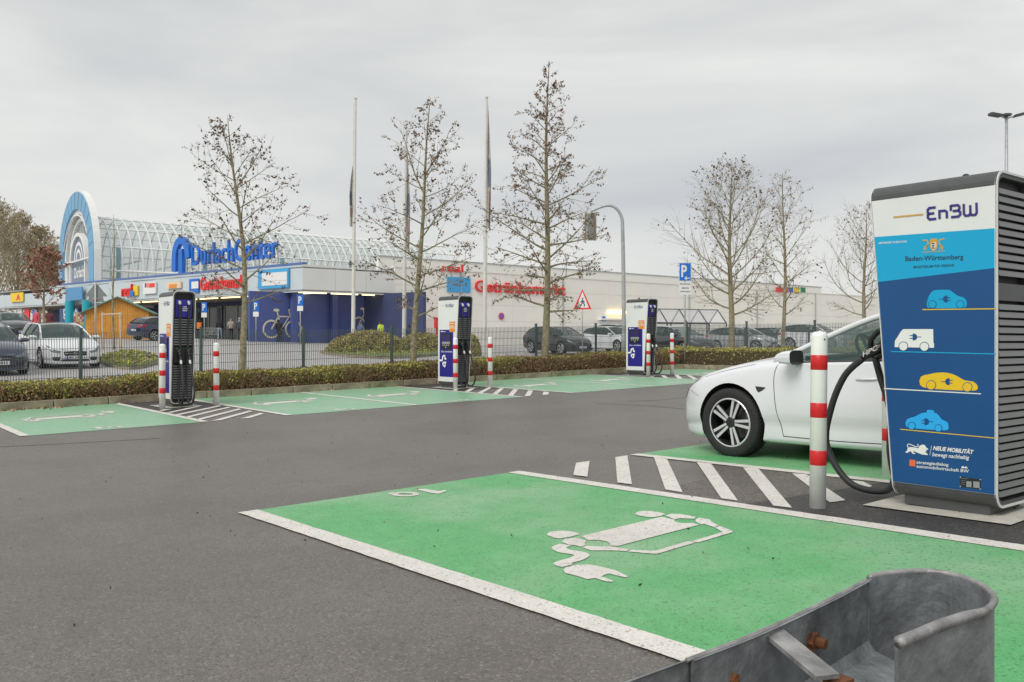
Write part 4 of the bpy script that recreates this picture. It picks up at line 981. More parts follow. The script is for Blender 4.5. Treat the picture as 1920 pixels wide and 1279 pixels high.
car_at('grey estate car in the row, right of the broad bare tree', 'wagon', 4.6, 1.8, 1.5, CAR_GREY, 1462, 58, -46)
car_at('white van-like car in the row behind the slim bare tree', 'suv', 4.5, 1.85, 1.75, CAR_WHITE, 1530, 56, -46)
car_at('silver car at the right end of the row behind the fence', 'sedan', 4.6, 1.8, 1.46, CAR_SILVER, 1625, 54, -44)
car_at('light green car seen through the side windows of the white saloon', 'hatch', 4.1, 1.75, 1.5, CAR_LIME, 1700, 33, -20)
# ================================================================== trees
BARK = pm('bark_mossy', (.27, .235, .15), .9, var=.4, scale=14, bump=.7, bscale=45); BARK2 = pm('bark_brown', (.17, .12, .07), .9, var=.35, scale=12, bump=.6, bscale=40)
BARK3 = pm('bark_grey_brown', (.20, .165, .12), .9, var=.3, scale=10)
DRY1 = leaf_mat('dry_leaf_dark', (.10, .068, .048)); DRY2 = leaf_mat('dry_leaf_brown', (.23, .14, .085)); DRY3 = leaf_mat('dry_leaf_rust', (.36, .17, .12)); DRY4 = leaf_mat('dry_leaf_dusty', (.30, .19, .13))
def make_tree(name, label, x, y, z, H, base, rad, seed, r0=.075, n=24, ang=62, prof=None, leaves=1500, leafsize=.05, lmats=None, bark=None, lean=(0, 0), fork=None, sub=7, twigs=2, group='trees', up=.45, thin=1.0):
    """leader with side limbs, twigs and a few dry leaves left on them"""
    R = random.Random(seed); bark = bark or BARK; prof = prof or (lambda t: (1-t)**.75*min(1, .35+t*4))
    root = thing(name, label, 'tree', (x, y, z), 0, group)
    def leader(t): return Vector((lean[0]*t*t*H+.05*math.sin(t*7+seed), lean[1]*t*t*H+.05*math.cos(t*6+seed*2), H*t))
    def rad_at(t): return max(.006, r0*(1-t)**.85*(1.0)+.006)
    tr = MB(); ts = [i/16 for i in range(17)]
    tr.tube([leader(t)-Vector((0, 0, .15*(t == 0))) for t in ts], [rad_at(t)*(1.25 if t == 0 else 1) for t in ts], 9)
    br = MB(); tips = []
    def limb(p, d, L, r, depth, upk):
        k = max(3, int(L/.22)+2) if depth < 2 else 3; pts = [p.copy()]; q = p.copy(); dd = d.normalized()
        for i in range(k):
            dd = (dd + Vector((R.gauss(0, .13), R.gauss(0, .13), upk*.28+R.gauss(0, .07)))*(.55 if depth < 2 else .8)).normalized(); q = q+dd*(L/k); pts.append(q.copy())
        br.tube(pts, [max(.0028*thin, r*(1-.82*i/k)) for i in range(k+1)], 5 if depth == 0 else 3, cap=False)
        if depth == 2 or L < .18: tips.append((pts, L)); return
        m = max(2, int(sub*min(1.3, L/1.1))) if depth == 0 else twigs
        for j in range(m):
            t = .18+.8*(j+R.random())/m; i = min(int(t*k), k-1); pt = pts[i].lerp(pts[i+1], t*k-i); ax = (pts[i+1]-pts[i]).normalized()
            sd = ax.orthogonal().normalized(); a = R.uniform(0, 6.283); sd = sd*math.cos(a)+ax.cross(sd)*math.sin(a)
            limb(pt, ax*.75+sd*R.uniform(.55, 1.0), L*(.52-.28*t)*R.uniform(.7, 1.25)+.06, r*.42*(1-.5*t), depth+1, upk*.6)
        tips.append((pts[-3:], L*.3))
    for i in range(n):
        t = base/H+(1-base/H)*(max(0, i+R.uniform(-.3, .3))/n)**.92; t = min(max(t, base/H), .985)
        hh = min(1, max(0, (t-base/H)/(1-base/H))); L = rad*prof(hh)*R.uniform(.72, 1.2)+.10
        a = i*2.399+R.uniform(-.4, .4); el = math.radians(ang*(1-.45*hh)+R.uniform(-9, 9))
        limb(leader(t), Vector((math.sin(el)*math.cos(a), math.sin(el)*math.sin(a), math.cos(el))), L, rad_at(t)*.42, 0, up)
    if fork:
        for (t, dx, L) in fork: limb(leader(t), Vector((dx, .1, 1)), L, rad_at(t)*.7, 0, .5)
    tr.build('trunk', bark, root, smooth=True, fix=False); br.build('branches', bark, root, fix=False)
    if leaves:
        P = []
        for _ in range(leaves):
            pts, L = R.choice(tips); i = R.randrange(len(pts)-1); p = pts[i].lerp(pts[i+1], R.random()); P.append((p.x+R.gauss(0, .025), p.y+R.gauss(0, .025), p.z-R.uniform(0, .05)))
        lc = leaf_cloud('leaves', P, lmats or [DRY1, DRY1, DRY2], leafsize, root, seed, long=1.45); stuff(lc)
    return root
def row_tree(px, sv): x, y = col_on_sv(px, sv); return x, y, gz(x, y)+.08
x, y, z = row_tree(459, 19.6)
make_tree('street_tree', 'leftmost of three young trees with dry leaves, before the blue roof sign', x, y, z, 6.3, 2.0, 2.2, 11, .08, 27, 74, leaves=2000, leafsize=.04, up=.15, lean=(-.055, 0), sub=6, fork=((.80, -.35, 1.0), (.74, .8, 1.3)), group='young trees in the hedge strip')
x, y, z = row_tree(779, 19.6)
make_tree('street_tree', 'middle one of three young trees with dry leaves, left of the middle charging station', x, y, z, 7.5, 1.6, 2.05, 23, .085, 30, 78, leaves=3400, leafsize=.042, up=.08, lmats=[DRY1, DRY2, DRY2], lean=(.06, 0), fork=((.66, -.62, 1.9), (.72, .35, 1.5)), sub=7, group='young trees in the hedge strip')
x, y, z = row_tree(1023, 19.6)
make_tree('street_tree', 'tallest pyramid-shaped young tree with dry leaves, before the long cream wall', x, y, z, 9.35, 1.8, 2.45, 37, .115, 54, 80, leaves=6500, leafsize=.043, up=.06, lmats=[DRY1, DRY2, DRY2], lean=(.012, 0), prof=lambda t: (1-t)**.9*min(1, .45+t*3), sub=7, group='young trees in the hedge strip')
def far_tree(label, px, d, top_py, base, rad, seed, **k):
    x, y = at(px, d); z = gz(x, y); H = zat(top_py, d)-z
    return make_tree(k.pop('name', 'bare_tree'), label, x, y, z, H, base, rad, seed, **k)
wide = lambda t: (1-t)**.55*min(1, .55+t*2.2)
far_tree('broad bare tree with spreading limbs right of the parking sign', 1370, 37, 316, 2.0, 3.5, 51, r0=.14, n=36, ang=74, prof=wide, leaves=900, leafsize=.07, bark=BARK, sub=12, twigs=3, up=.42, group='bare trees')
far_tree('slim bare tree just right of the broad bare tree', 1470, 29.5, 325, 2.0, 1.75, 67, r0=.075, n=27, ang=66, prof=wide, leaves=520, leafsize=.05, sub=9, twigs=3, up=.4, group='bare trees')
far_tree('bare tree beside the large charging station, right of the slim bare tree', 1622, 43, 388, 1.8, 3.2, 71, r0=.11, n=30, ang=76, prof=wide, leaves=420, leafsize=.07, sub=9, twigs=3, up=.6, bark=BARK, group='bare trees')
far_tree('young tree with rust-brown leaves behind the white estate car', 83, 46, 478, 1.9, 2.0, 83, r0=.085, n=22, ang=60, prof=wide, leaves=2100, leafsize=.11, lmats=[DRY3, DRY4, DRY3], sub=7, bark=BARK, group='young trees in the shop car park')
far_tree('thin newly planted tree tied to three stakes in front of the wooden hut', 213, 41, 402, 1.9, 1.05, 97, r0=.05, n=13, ang=32, leaves=0, sub=4, up=.9, bark=BARK, group='young trees in the shop car park')
WH1, WH2 = pm('wood_twig_pale', (.50, .41, .29), .95, var=.3), pm('wood_twig_olive', (.42, .36, .23), .95, var=.3)
for k, (px, d, tp, rd, lab) in enumerate(((-75, 122, 392, 9, 'bare wood tree just outside the left picture edge'), (-8, 118, 398, 9, 'tall bare wood tree cut by the left picture edge'), (34, 126, 410, 8.5, 'tall bare wood tree near the left edge, above the pharmacy sign'),
                                          (74, 121, 436, 7, 'bare wood tree halfway between left edge and blue arch'), (104, 128, 466, 6, 'low bare wood tree right beside the blue arch'))):
    far_tree(lab, px, d, tp, 2.0, rd, 200+k, r0=.26, n=54, ang=62, prof=wide, leaves=6500, leafsize=.15, lmats=[WH1, WH2], bark=WH2, sub=9, twigs=3, up=.5, thin=6, group='bare trees of the wood behind the shops')
# three stakes with crossbars round the new tree
WOOD_P = pm('peeled_wood', (.55, .42, .27), .8, var=.15, scale=8)
x, y = at(213, 41); st_ = thing('tree_stakes', 'pale wooden stakes with crossbars round the thin new tree', 'stake', (x, y, gz(x, y)))
for dx, dy in ((-.42, -.2), (.42, -.2), (.1, .45)): MB().tube([(dx, dy, 0), (dx, dy, 1.75)], .05, 8).build('stake', WOOD_P, st_)
MB().tube([(-.5, -.2, 1.62), (.5, -.2, 1.66)], .045, 8).build('crossbar', WOOD_P, st_); MB().tube([(.46, -.25, 1.6), (.08, .5, 1.62)], .045, 8).build('crossbar', WOOD_P, st_)
# dome-shaped bushes
def bush(label, px, py, w, h, seed, n=16000):
    p = ray_ground(px, py, g_far); R = random.Random(seed); d = p.y; rx = w/2/F_PX*d; hz = h/F_PX*d
    root = thing('bush', label, 'bush', p, 0, 'rounded bushes by the flagpoles'); P = []
    for _ in range(n):
        a, b = R.uniform(0, 6.283), R.uniform(0, 1); st = math.sqrt(1-b*b); k = R.uniform(.86, 1.03)*(1+.06*pnoise(math.cos(a)*4, b*5, math.sin(a)*4))
        P.append((rx*st*math.cos(a)*k, rx*.6*st*math.sin(a)*k, hz*b*k+.02))
    stuff(leaf_cloud('foliage', P, [LG1, LG1, LG2, LB2], .065, root, seed)); m = MB(); m.lathe([(.96, 0), (.93, .3), (.78, .62), (.5, .84), (.02, .95)], 24, M=Matrix.Diagonal((rx*.95, rx*.57, hz*.95, 1))); m.build('twig_core', pm('hedge_core', (.07, .05, .025)), root)
bush('long clipped dome bush at the foot of the left flagpole', 688, 664, 150, 42, 5); bush('clipped bush behind the middle tree trunk', 790, 662, 110, 36, 6, 12000); bush('small bush right behind the middle far charging station', 880, 668, 44, 40, 7, 6000)
# ================================================================== shopping centre
FASC = pm('fascia_pale_blue', (.56, .63, .66), .5, var=.05, scale=.6); FASC_W = pm('fascia_white', (.76, .76, .74), .5, var=.04, scale=.6); CAPB = pm('roof_edge_blue', (.10, .17, .42), .5)
SOFF = pm('soffit', (.42, .38, .30), .8); BLUEW = pm('wall_blue', (.07, .10, .29), .6, var=.1, scale=.7); BLUED = pm('wall_dark_blue', (.05, .065, .15), .6, var=.1, scale=.7)
TURQ = pm('turquoise', (.02, .36, .46), .5); CREAM = pm('wall_cream', (.88, .855, .785), .7, var=.035, scale=.5); CREAM2 = pm('parapet_cream', (.87, .85, .79), .7)
SHOPG = pm('shop_glass', (.07, .085, .09), .08, spec=.7); RIBW = pm('vault_white', (.80, .80, .78), .4); VGL = pm('vault_glass', (.52, .62, .61), .12, alpha=.36, spec=.6)
ARCHB = pm('arch_blue', (.16, .38, .58), .45, var=.08, scale=.5); ARCHD = pm('arch_grey_blue', (.20, .25, .33), .5); GREY = pm('steel_grey', (.42, .44, .44), .5, .3, var=.08)
LITE = pm('strip_light', (1.0, .80, .38), .5, emit=2.2); RED = pm('sign_red', (.82, .045, .045), .45); SBLUE = pm('sign_blue', (.015, .16, .62), .4); SYEL = pm('sign_yellow', (.85, .60, .03), .45); SWHITE = pm('sign_white', (.80, .80, .79), .45)
Wd = Vector((-.78, .626)).normalized(); Ud = Vector((UX, UY)); Vd = Vector((-UY, UX))
C0 = Vector(at(568, 62)); zS, zT = zat(547, 62), zat(495.7, 62)
def along(o, d, t, z, n=Vector((0, 0)), off=0): p = o+d*t+n*off; return (p.x, p.y, z)
def wall_poly(mb, o, d, pts, off0, off1, mi=0):                 # polygon (t, z) on a vertical plane, with thickness towards -normal
    nrm = Vector((d.y, -d.x)); n = len(pts)
    vv = [along(o, d, t, z, nrm, off1) for t, z in pts]+[along(o, d, t, z, nrm, off0) for t, z in pts]
    mb.add(vv, [tuple(range(n)), tuple(reversed(range(n, 2*n)))]+[(i, (i+1) % n, n+(i+1) % n, n+i) for i in range(n)], mi)
def wrect(t0, t1, z0, z1): return [(t0, z0), (t1, z0), (t1, z1), (t0, z1)]
nU = Vector((Ud.y, -Ud.x)); nW = Vector((-Wd.y, Wd.x))          # outward normals of the right wall and the left front
mall = thing('shopping_centre', 'long low shopping centre with pale fascia, blue arcade and cream hall', 'building', (C0.x, C0.y, 0))
mall.location = (0, 0, 0)
inner = C0-nW*7-nU*3
# fascia of the canopy, panel by panel
LW = 56.0
for i in range(14):
    t0, t1 = i*4.0, i*4.0+3.985
    m = MB(); p0, p1 = C0+Wd*t0, C0+Wd*t1; q0, q1 = p0-nW*.3, p1-nW*.3; zt = zT-(0 if t0 < 38 else .55)
    m.add([(p0.x, p0.y, zS), (p1.x, p1.y, zS), (p1.x, p1.y, zt), (p0.x, p0.y, zt), (q0.x, q0.y, zS), (q1.x, q1.y, zS), (q1.x, q1.y, zt), (q0.x, q0.y, zt)], [(0, 1, 2, 3), (7, 6, 5, 4), (3, 2, 6, 7), (0, 4, 5, 1), (0, 3, 7, 4), (1, 5, 6, 2)])
    m.build('fascia_panel', FASC, mall)
m = MB(); p0, p1 = C0+nW*.03, C0+Wd*38+nW*.03; m.add([(p0.x, p0.y, zT), (p1.x, p1.y, zT), (p1.x, p1.y, zT+.16), (p0.x, p0.y, zT+.16)]+[(p.x-nW.x*.4, p.y-nW.y*.4, z) for p, z in ((p0, zT), (p1, zT), (p1, zT+.16), (p0, zT+.16))], [(0, 1, 2, 3), (3, 2, 6, 7), (4, 5, 6, 7), (0, 3, 7, 4)]); m.build('roof_edge', CAPB, mall)
for i in range(3):
    m = MB(); wall_poly(m, C0, Ud, wrect(i*2.55+.01, i*2.55+2.54, zS, zT-.03*i), -.3, .0); m.build('fascia_panel', FASC_W, mall)
# canopy roof and soffit
P = [C0, C0+Wd*LW, C0+Wd*LW-nW*16, C0+Ud*7.6-nW*16, C0+Ud*7.6]
for nm, z, mt in (('soffit', zS+.06, SOFF), ('canopy_roof', zT-.25, GREY)):
    m = MB(); m.add([(p.x, p.y, z) for p in P]+[(p.x, p.y, z+.1) for p in P], [(4, 3, 2, 1, 0), (5, 6, 7, 8, 9)]+[(i, (i+1) % 5, 5+(i+1) % 5, 5+i) for i in range(5)]); m.build(nm, mt, mall)
# arcade back walls
gB = -1.2
m = MB(); o = C0-nW*6.5+Wd*(-4.5); wall_poly(m, o, -Wd, [(-60, gB), (1.0, gB), (1.0, zS+.1), (-60, zS+.1)], -.3, 0); m.build('arcade_wall', BLUED, mall)
m = MB(); o2 = C0-nU*2.2; wall_poly(m, o2, Ud, wrect(-3.0, 7.6, gB, zS+.05), -.3, 0); m.build('arcade_wall', BLUEW, mall)
m = MB(); wall_poly(m, C0, Ud, wrect(7.0, 7.6, gB, zS+.03), -2.0, -.02); m.build('wall_end', CREAM2, mall)
for px, col in ((548, BLUEW), (622, BLUEW), (716, TURQ)):
    r_ = (px-CXP)/F_PX; t = (r_*o2.y-o2.x)/(Ud.x-r_*Ud.y); p = o2+Ud*t+nU*.35; MB().box((p.x, p.y, (gB+zS)/2), (.42, .42, zS-gB+.1), rz=ANG_U).build('pillar', col, mall)
for k, (t0, t1) in enumerate(((2.5, 6.3), (6.8, 10.6), (11.2, 15), (15.5, 19.5), (20, 24))):          # shop windows on the back wall
    m = MB(); oo = C0-nW*6.5; wall_poly(m, oo, -Wd, [(-t1, .6), (-t0, .6), (-t0, zS-.35), (-t1, zS-.35)], 0, .08)
    w = m.build('shop_window', SHOPG, mall)
    for t in (t0, (t0+t1)/2, t1):
        q = oo+Wd*t+nW*.1; MB().box((q.x, q.y, (.6+zS-.35)/2), (.08, .08, zS-.95), rz=math.atan2(Wd.y, Wd.x)).build('frame', GREY, w)
for k in range(9):                                                # strip lights under the soffit
    q = C0+Wd*(2.0+k*3.1)-nW*1.6; MB().box((q.x, q.y, zS+.01), (2.5, .14, .07), rz=math.atan2(Wd.y, Wd.x)).build('strip_light', LITE, mall)
for k in range(3):
    q = C0+Ud*(1.3+k*2.6)-nU*1.1; MB().box((q.x, q.y, zS+.01), (2.2, .14, .07), rz=ANG_U).build('strip_light', LITE, mall)
# cream hall, sandwich panels in rows
LC = C0+Ud*7.6; z1 = zat(533.3, 87.0); ph = (z1+1.2)/6
pan = MB().box((2.9, .06, ph/2), (5.785, .12, ph-.012)).mesh('wall_panel', [CREAM])
for i in range(15):
    for j in range(6):
        q = LC+Ud*(i*5.8); link('wall_panel', pan, mall, (q.x, q.y, -1.2+j*ph), ANG_U)
m = MB(); wall_poly(m, LC-nU*.14, Ud, wrect(0, 87, -1.2, z1-.03), -.2, 0); m.build('wall_core', GREY, mall)
m = MB(); wall_poly(m, LC, Ud, wrect(-.02, 87.05, z1+.003, z1+.10), -.5, .05); m.build('roof_edge', CREAM2, mall)
zp = zat(489, 71.4); m = MB(); wall_poly(m, LC-nU*1.6, Ud, wrect(-.5, 62, z1-.3, zp), -.3, 0); m.build('parapet', CREAM2, mall)
m = MB(); wall_poly(m, LC-nU*1.6, Ud, wrect(-.52, 62.02, zp+.002, zp+.1), -.4, .06); m.build('parapet_cap', GREY, mall)
m = MB(); wall_poly(m, LC-nU*.2, Ud, wrect(0, 87, z1-.1, z1-.05), -22, -.3); m.build('flat_roof', GREY, mall)
for t in (6.2, 17.4, 34.8, 46.4, 58.0):
    q = LC+Ud*t+nU*.09; MB().tube([(q.x, q.y, -1.0), (q.x, q.y, z1+.02)], .06, 6).build('downpipe', GREY, mall)
m = MB(); wall_poly(m, LC, Ud, wrect(22.2, 28.4, -.6, 3.0), -.01, .06); m.build('delivery_door', SWHITE, mall)
m = MB(); wall_poly(m, LC, Ud, wrect(21.8, 28.8, 3.1, 3.25), 0, .5); m.build('door_canopy', CREAM2, mall)
m = MB(); wall_poly(m, LC, Ud, wrect(23, 28.0, 3.75, 3.95), 0, .2); m.build('wall_lamp', LITE, mall)
# ------------------------------------------------------------------ glass vault and arch
AR = Vector(at(178, 82)); AC = AR+Vd*7.2; zc0 = zat(404, 87.6)-5.8; RV = 5.8
vault = thing('glass_vault', 'white-ribbed barrel-vault glass roof rising above the shopping centre', 'glass roof', (0, 0, 0))
NB, DB = 46, .95; rows_a = [(None, -1.25)]+[(a, None) for a in (0, 24, 47, 69, 90)]
def vp(t, a, zlow=None):                                          # point on the vault skin: a = angle from the right springing
    if a is None: q = AC-Vd*RV+Ud*t; return Vector((q.x, q.y, zc0+zlow))
    q = AC-Vd*(RV*math.cos(math.radians(a)))+Ud*t; return Vector((q.x, q.y, zc0+RV*math.sin(math.radians(a))))
for r_ in range(5):
    a0, z0_ = rows_a[r_]; a1, z1_ = rows_a[r_+1]
    c = [vp(.03, a0, z0_), vp(DB-.03, a0, z0_), vp(DB-.03, a1, z1_), vp(.03, a1, z1_)]; me = bpy.data.meshes.new('pane'); b0 = c[0]
    me.from_pydata([tuple(p-b0) for p in c], [], [(0, 1, 2, 3)]); me.materials.append(VGL)
    for i in range(NB):
        o = vp(i*DB+.03, a0, z0_); link('pane', me, vault, o)
ribm = MB(); o0 = vp(0, 0); ribm.tube([vp(0, None, -1.25)-o0]+[vp(0, a)-o0 for a in range(0, 181, 12)]+[Vector((vp(0, 180).x, vp(0, 180).y, zc0-1.25))-o0], .085, 4); rib = ribm.mesh('rib', [RIBW])
for i in range(NB+1): link('rib', rib, vault, vp(i*DB, 0))
for a, zl in rows_a+[(180-a, None) for a in (0, 24, 47, 69)]:
    MB().tube([vp(0, a, zl), vp(NB*DB, a, zl)], .075 if a != 0 else .12, 4).build('purlin', RIBW, vault)
m = MB(); m.grid([[vp(t, a) for a in range(90, 181, 15)] for t in (0, NB*DB)]); m.build('rear_glazing', VGL, vault, fix=False)
for i in range(0, NB, 5):                                         # inside trusses and columns seen through the glass
    MB().tube([vp(i*DB, 12)+Vector((0, 0, 0)), vp(i*DB, 168)], .12, 5).build('tie_beam', RIBW, vault)
for i in range(3, NB, 9):
    q = AC-Vd*4.4+Ud*(i*DB); MB().tube([(q.x, q.y, zc0-3), (q.x, q.y, zc0+2.6)], .22, 8).build('column', TURQ, vault)
m = MB(); q0, q1 = AC-Vd*RV+Vd*.3, AC-Vd*RV+Vd*.3+Ud*(NB*DB); m.add([(q0.x, q0.y, zc0-3.5), (q1.x, q1.y, zc0-3.5), (q1.x, q1.y, zc0-1.3), (q0.x, q0.y, zc0-1.3)], [(0, 1, 2, 3)]); m.build('clerestory_wall', RIBW, vault)
# white letters' sign: raised blue name on the canopy roof
AX = AC+Ud*.9
arch = thing('entrance_arch', 'tall blue and white round arch over the entrance at the left', 'arch', (0, 0, 0))
za = zat(358, 87.6); RA = 7.2
def arch_ring(r0, r1, zc_, e0, e1, name, mt, kz=1.0, low=None):  # half-ring, stretched upward, standing across Ud
    low = low if low is not None else zS+1.1
    O = lambda a, r, e: (lambda q: (q.x, q.y, zc_+r*kz*math.sin(a)))(AX-Vd*(r*math.cos(a))-Ud*e)
    an = [math.pi*k/28 for k in range(29)]; m = MB()
    def loop(e): 
        f = lambda r: [(lambda q: (q.x, q.y, low))(AX-Vd*r-Ud*e)]+[O(a, r, e) for a in an]+[(lambda q: (q.x, q.y, low))(AX+Vd*r-Ud*e)]
        return f(r0), f(r1)
    a0, b0 = loop(e0); a1, b1 = loop(e1); m.grid([a0, b0]); m.grid([b0, b1]); m.grid([b1, a1]); m.grid([a1, a0])
    return m.build(name, mt, arch)
kz_ = 1.0; zc_a = za-RA*kz_
arch_ring(5.35, 7.05, zc_a, .55, 1.0, 'blue_band', ARCHB); arch_ring(6.98, 7.22, zc_a, .35, .93, 'outer_rim', RIBW)
arch_ring(4.85, 5.35, zc_a, .2, .75, 'white_band', RIBW); arch_ring(4.2, 4.5, zc_a, .1, .5, 'inner_rib', RIBW)
for k in range(17):                                               # spokes between the rings
    a = math.pi*(k+.5)/17; q0, q1 = AX-Vd*(2.9*math.cos(a))-Ud*.25, AX-Vd*(4.9*math.cos(a))-Ud*.25
    MB().tube([(q0.x, q0.y, zc_a+2.9*kz_*math.sin(a)), (q1.x, q1.y, zc_a+4.9*kz_*math.sin(a))], .05, 4).build('spoke', GREY, arch)
for k in range(1, 14):                                            # panel joints of the blue band
    a = math.pi*k/14; q0, q1 = AX-Vd*(5.37*math.cos(a))-Ud*1.005, AX-Vd*(7.0*math.cos(a))-Ud*1.005
    MB().tube([(q0.x, q0.y, zc_a+5.37*kz_*math.sin(a)), (q1.x, q1.y, zc_a+7.0*kz_*math.sin(a))], .025, 4).build('joint', ARCHD, arch)
arch_ring(2.75, 3.1, zc_a-.1, .3, .8, 'medallion_rim', RIBW); arch_ring(.01, 2.75, zc_a-.1, .35, .6, 'medallion', ARCHD)
def af(t, z, e=.62): q = AX-Vd*t-Ud*e; return (q.x, q.y, z)        # face of the medallion, t to the right
m = MB()
for r_, w_ in ((1.6, .34), (.95, .34)):
    v, f = ribbon([(-.2+r_*math.cos(a), zc_a+.2+r_*1.1*math.sin(a)) for a in [math.pi*k/12 for k in range(13)]], w_); m.add([af(a, b) for a, b in v], f)
add_text(m, 'Durlach', lambda a, b: af(-1.9+3.9*a, zc_a-1.5+1.1*b), 0, .03); add_text(m, 'Center', lambda a, b: af(-1.6+3.6*a, zc_a-3.0+1.05*b), 0, .03); m.build('emblem', SWHITE, arch, fix=False)
m = MB(); m.grid([[af(-4.85+9.7*k/8, z, .02) for k in range(9)] for z in (zS+.3, zc_a)]); m.grid([[(lambda q: (q.x, q.y, zc_a+r_*kz_*math.sin(math.pi*k/16)))(AX-Vd*(r_*math.cos(math.pi*k/16))-Ud*.02) for k in range(17)] for r_ in (.01, 2.5, 4.85)]); m.build('glazing', VGL, arch, fix=False)
for s_ in (-4.9, 4.9):
    q = AX-Vd*s_-Ud*.4; MB().box((q.x, q.y, (zS+zc_a)/2-.8), (.6, .6, zc_a-zS+1.6), rz=ANG_U).build('leg', RIBW, arch)
# ------------------------------------------------------------------ signs on the buildings
def on_front(px, e=.05):                                          # pixel column -> distance t along the left front
    r_ = (px-CXP)/F_PX; o = C0+nW*e; return (r_*o.y-o.x)/(Wd.x-r_*Wd.y)
def front_pt(t, z, e): q = C0+nW*e+Wd*t; return (q.x, q.y, z)
def fz_(px, py, e=.05): q = C0+nW*e+Wd*on_front(px, e); return zat(py, q.y)
def front_letters(name, label, s, px0, px1, py_bot0, py_bot1, py_top0, mat, depth=.18, e=.08, bold=.03, cat='sign'):
    t0, t1 = on_front(px0, e), on_front(px1, e); za_, zb_ = fz_(px0, py_bot0, e), fz_(px1, py_bot1, e); h = fz_(px0, py_top0, e)-za_
    m = MB(); add_text(m, s, lambda a, b, d=0: front_pt(t0+(t1-t0)*a, za_+(zb_-za_)*a+h*b, e+d), 0, bold, depth=depth)
    o = m.build(name, mat, None, fix=False); return tag(o, label, cat)
def front_board(name, label, px0, px1, pyt, pyb, mat, e=.06, parent=None, th=.12):
    t0, t1 = on_front(px0, e), on_front(px1, e); z0_, z1_ = fz_((px0+px1)/2, pyb, e), fz_((px0+px1)/2, pyt, e)
    m = MB(); q = [front_pt(t, z, e+dd) for dd in (0, th) for t, z in ((t0, z0_), (t1, z0_), (t1, z1_), (t0, z1_))]
    m.add(q, [(0, 1, 2, 3), (7, 6, 5, 4), (0, 4, 5, 1), (1, 5, 6, 2), (2, 6, 7, 3), (3, 7, 4, 0)]); o = m.build(name, mat, parent)
    return tag(o, label, 'sign') if parent is None else o
zt_ = lambda px: fz_(px, 0, 0)
g_ = front_letters('roof_sign', 'large blue raised centre name sign on the canopy roof behind the left tree', 'DurlachCenter', 362, 523, 499, 484, 459, SBLUE, .2, -.6, .008)
m = MB(); e = -.6
for rr, ww in ((1.15, .62),):
    tt = on_front(345, e); zb = fz_(345, 506, e)
    v, f = ribbon([(tt-rr*math.cos(a)*.9, zb+.9+1.35*rr*math.sin(a)) for a in [math.pi*k/12 for k in range(13)]]+[(tt+rr*.9, zb-.1)], ww)
    n = len(v); m.add([front_pt(a, b, e+dd) for dd in (0, .35) for a, b in v], f+[tuple(i+n for i in reversed(q)) for q in f]+[(i, i+1, n+i+1, n+i) for i in range(n//2-1)]+[(n//2+i, n+n//2+i, n+n//2+i+1, n//2+i+1) for i in range(n//2-1)])
m.add([front_pt(tt+a, zb+b, e+dd) for dd in (0, .35) for a, b in ((-.28, -.3), (.28, -.3), (.28, 1.7), (-.28, 1.7))], [(0, 1, 2, 3), (7, 6, 5, 4), (0, 4, 5, 1), (1, 5, 6, 2), (2, 6, 7, 3), (3, 7, 4, 0)])
m.build('arch_emblem', SBLUE, g_)
for px in (350, 395, 440, 485, 520):
    t = on_front(px, -.7); q0 = front_pt(t, zT-.2, -.75); q1 = front_pt(t, zT+2.2, -.75); MB().tube([q0, q1], .05, 5).build('support', GREY, g_)
front_letters('shop_sign', 'red raised drinks-market lettering on the pale fascia', 'Getränkemarkt', 377, 463, 545, 539, 521, RED, .1, bold=.012)
o = front_board('shop_sign', 'blue and white square logo board left of the red fascia lettering', 357, 374, 523, 549, SBLUE); front_board('flag_mark', '', 359, 372, 528, 541, SWHITE, .19, o, .01)
o = front_board('shop_sign', 'light blue framed board at the right end of the pale fascia', 486, 543, 505, 541, pm('sign_light_blue', (.06, .38, .74), .45)); front_board('white_field', '', 491, 538, 511, 535, SWHITE, .19, o, .01)
front_letters('shop_sign', 'red yellow and blue raised shop lettering left of the far fascia boards', 'real', 231, 250, 557, 555, 535, RED, .2, bold=.012)
o = front_board('shop_sign', 'yellow raised letter block on the far fascia', 252, 260, 536, 554, SYEL); front_board('blue_bar', '', 244, 250, 545, 556, SBLUE, .3, o, .02)
o = front_board('shop_sign', 'white fascia board with purple, orange and red bars', 271, 294, 530, 551, SWHITE)
for a, b, c_ in ((271.5, 274, pm('sign_purple', (.25, .05, .35), .5)), (274.5, 279, C_ORANGE), (280, 290, RED)): front_board('colour_bar', '', a, b, 531, 539, c_, .19, o, .01)
o = front_board('shop_sign', 'pale orange bakery board on the fascia above the leftmost charging station', 315, 341, 529, 541, pm('sign_cream', (.80, .62, .42), .5)); front_board('lettering_bar', '', 317, 331, 533, 540, C_ORANGE, .19, o, .01)
o = front_board('pharmacy_sign', 'yellow pharmacy sign with a red letter A on the far left fascia', 22, 45, 549, 566, SYEL)
m = MB(); t0, t1 = on_front(30, .2), on_front(38, .2); z0_, z1_ = fz_(34, 563, .2), fz_(34, 552, .2); add_text(m, 'A', lambda a, b: front_pt(t0+(t1-t0)*a, z0_+(z1_-z0_)*b, .2), 0, .05); m.build('letter', RED, o, fix=False)
front_board('entrance_banner', 'blue and grey welcome banner board below the arch', 125, 156, 539, 563, pm('banner_blue', (.10, .30, .52), .5), .3)
o = front_board('entrance_board', 'dark blue centre board with turquoise base beside the hut', 114, 149, 578, 606, pm('board_navy', (.05, .09, .20), .5), .2)
front_board('base_field', '', 115, 148, 606, 640, TURQ, .2, o); front_board('poster', '', 119, 145, 601+8, 637, SWHITE, .34, o, .02)
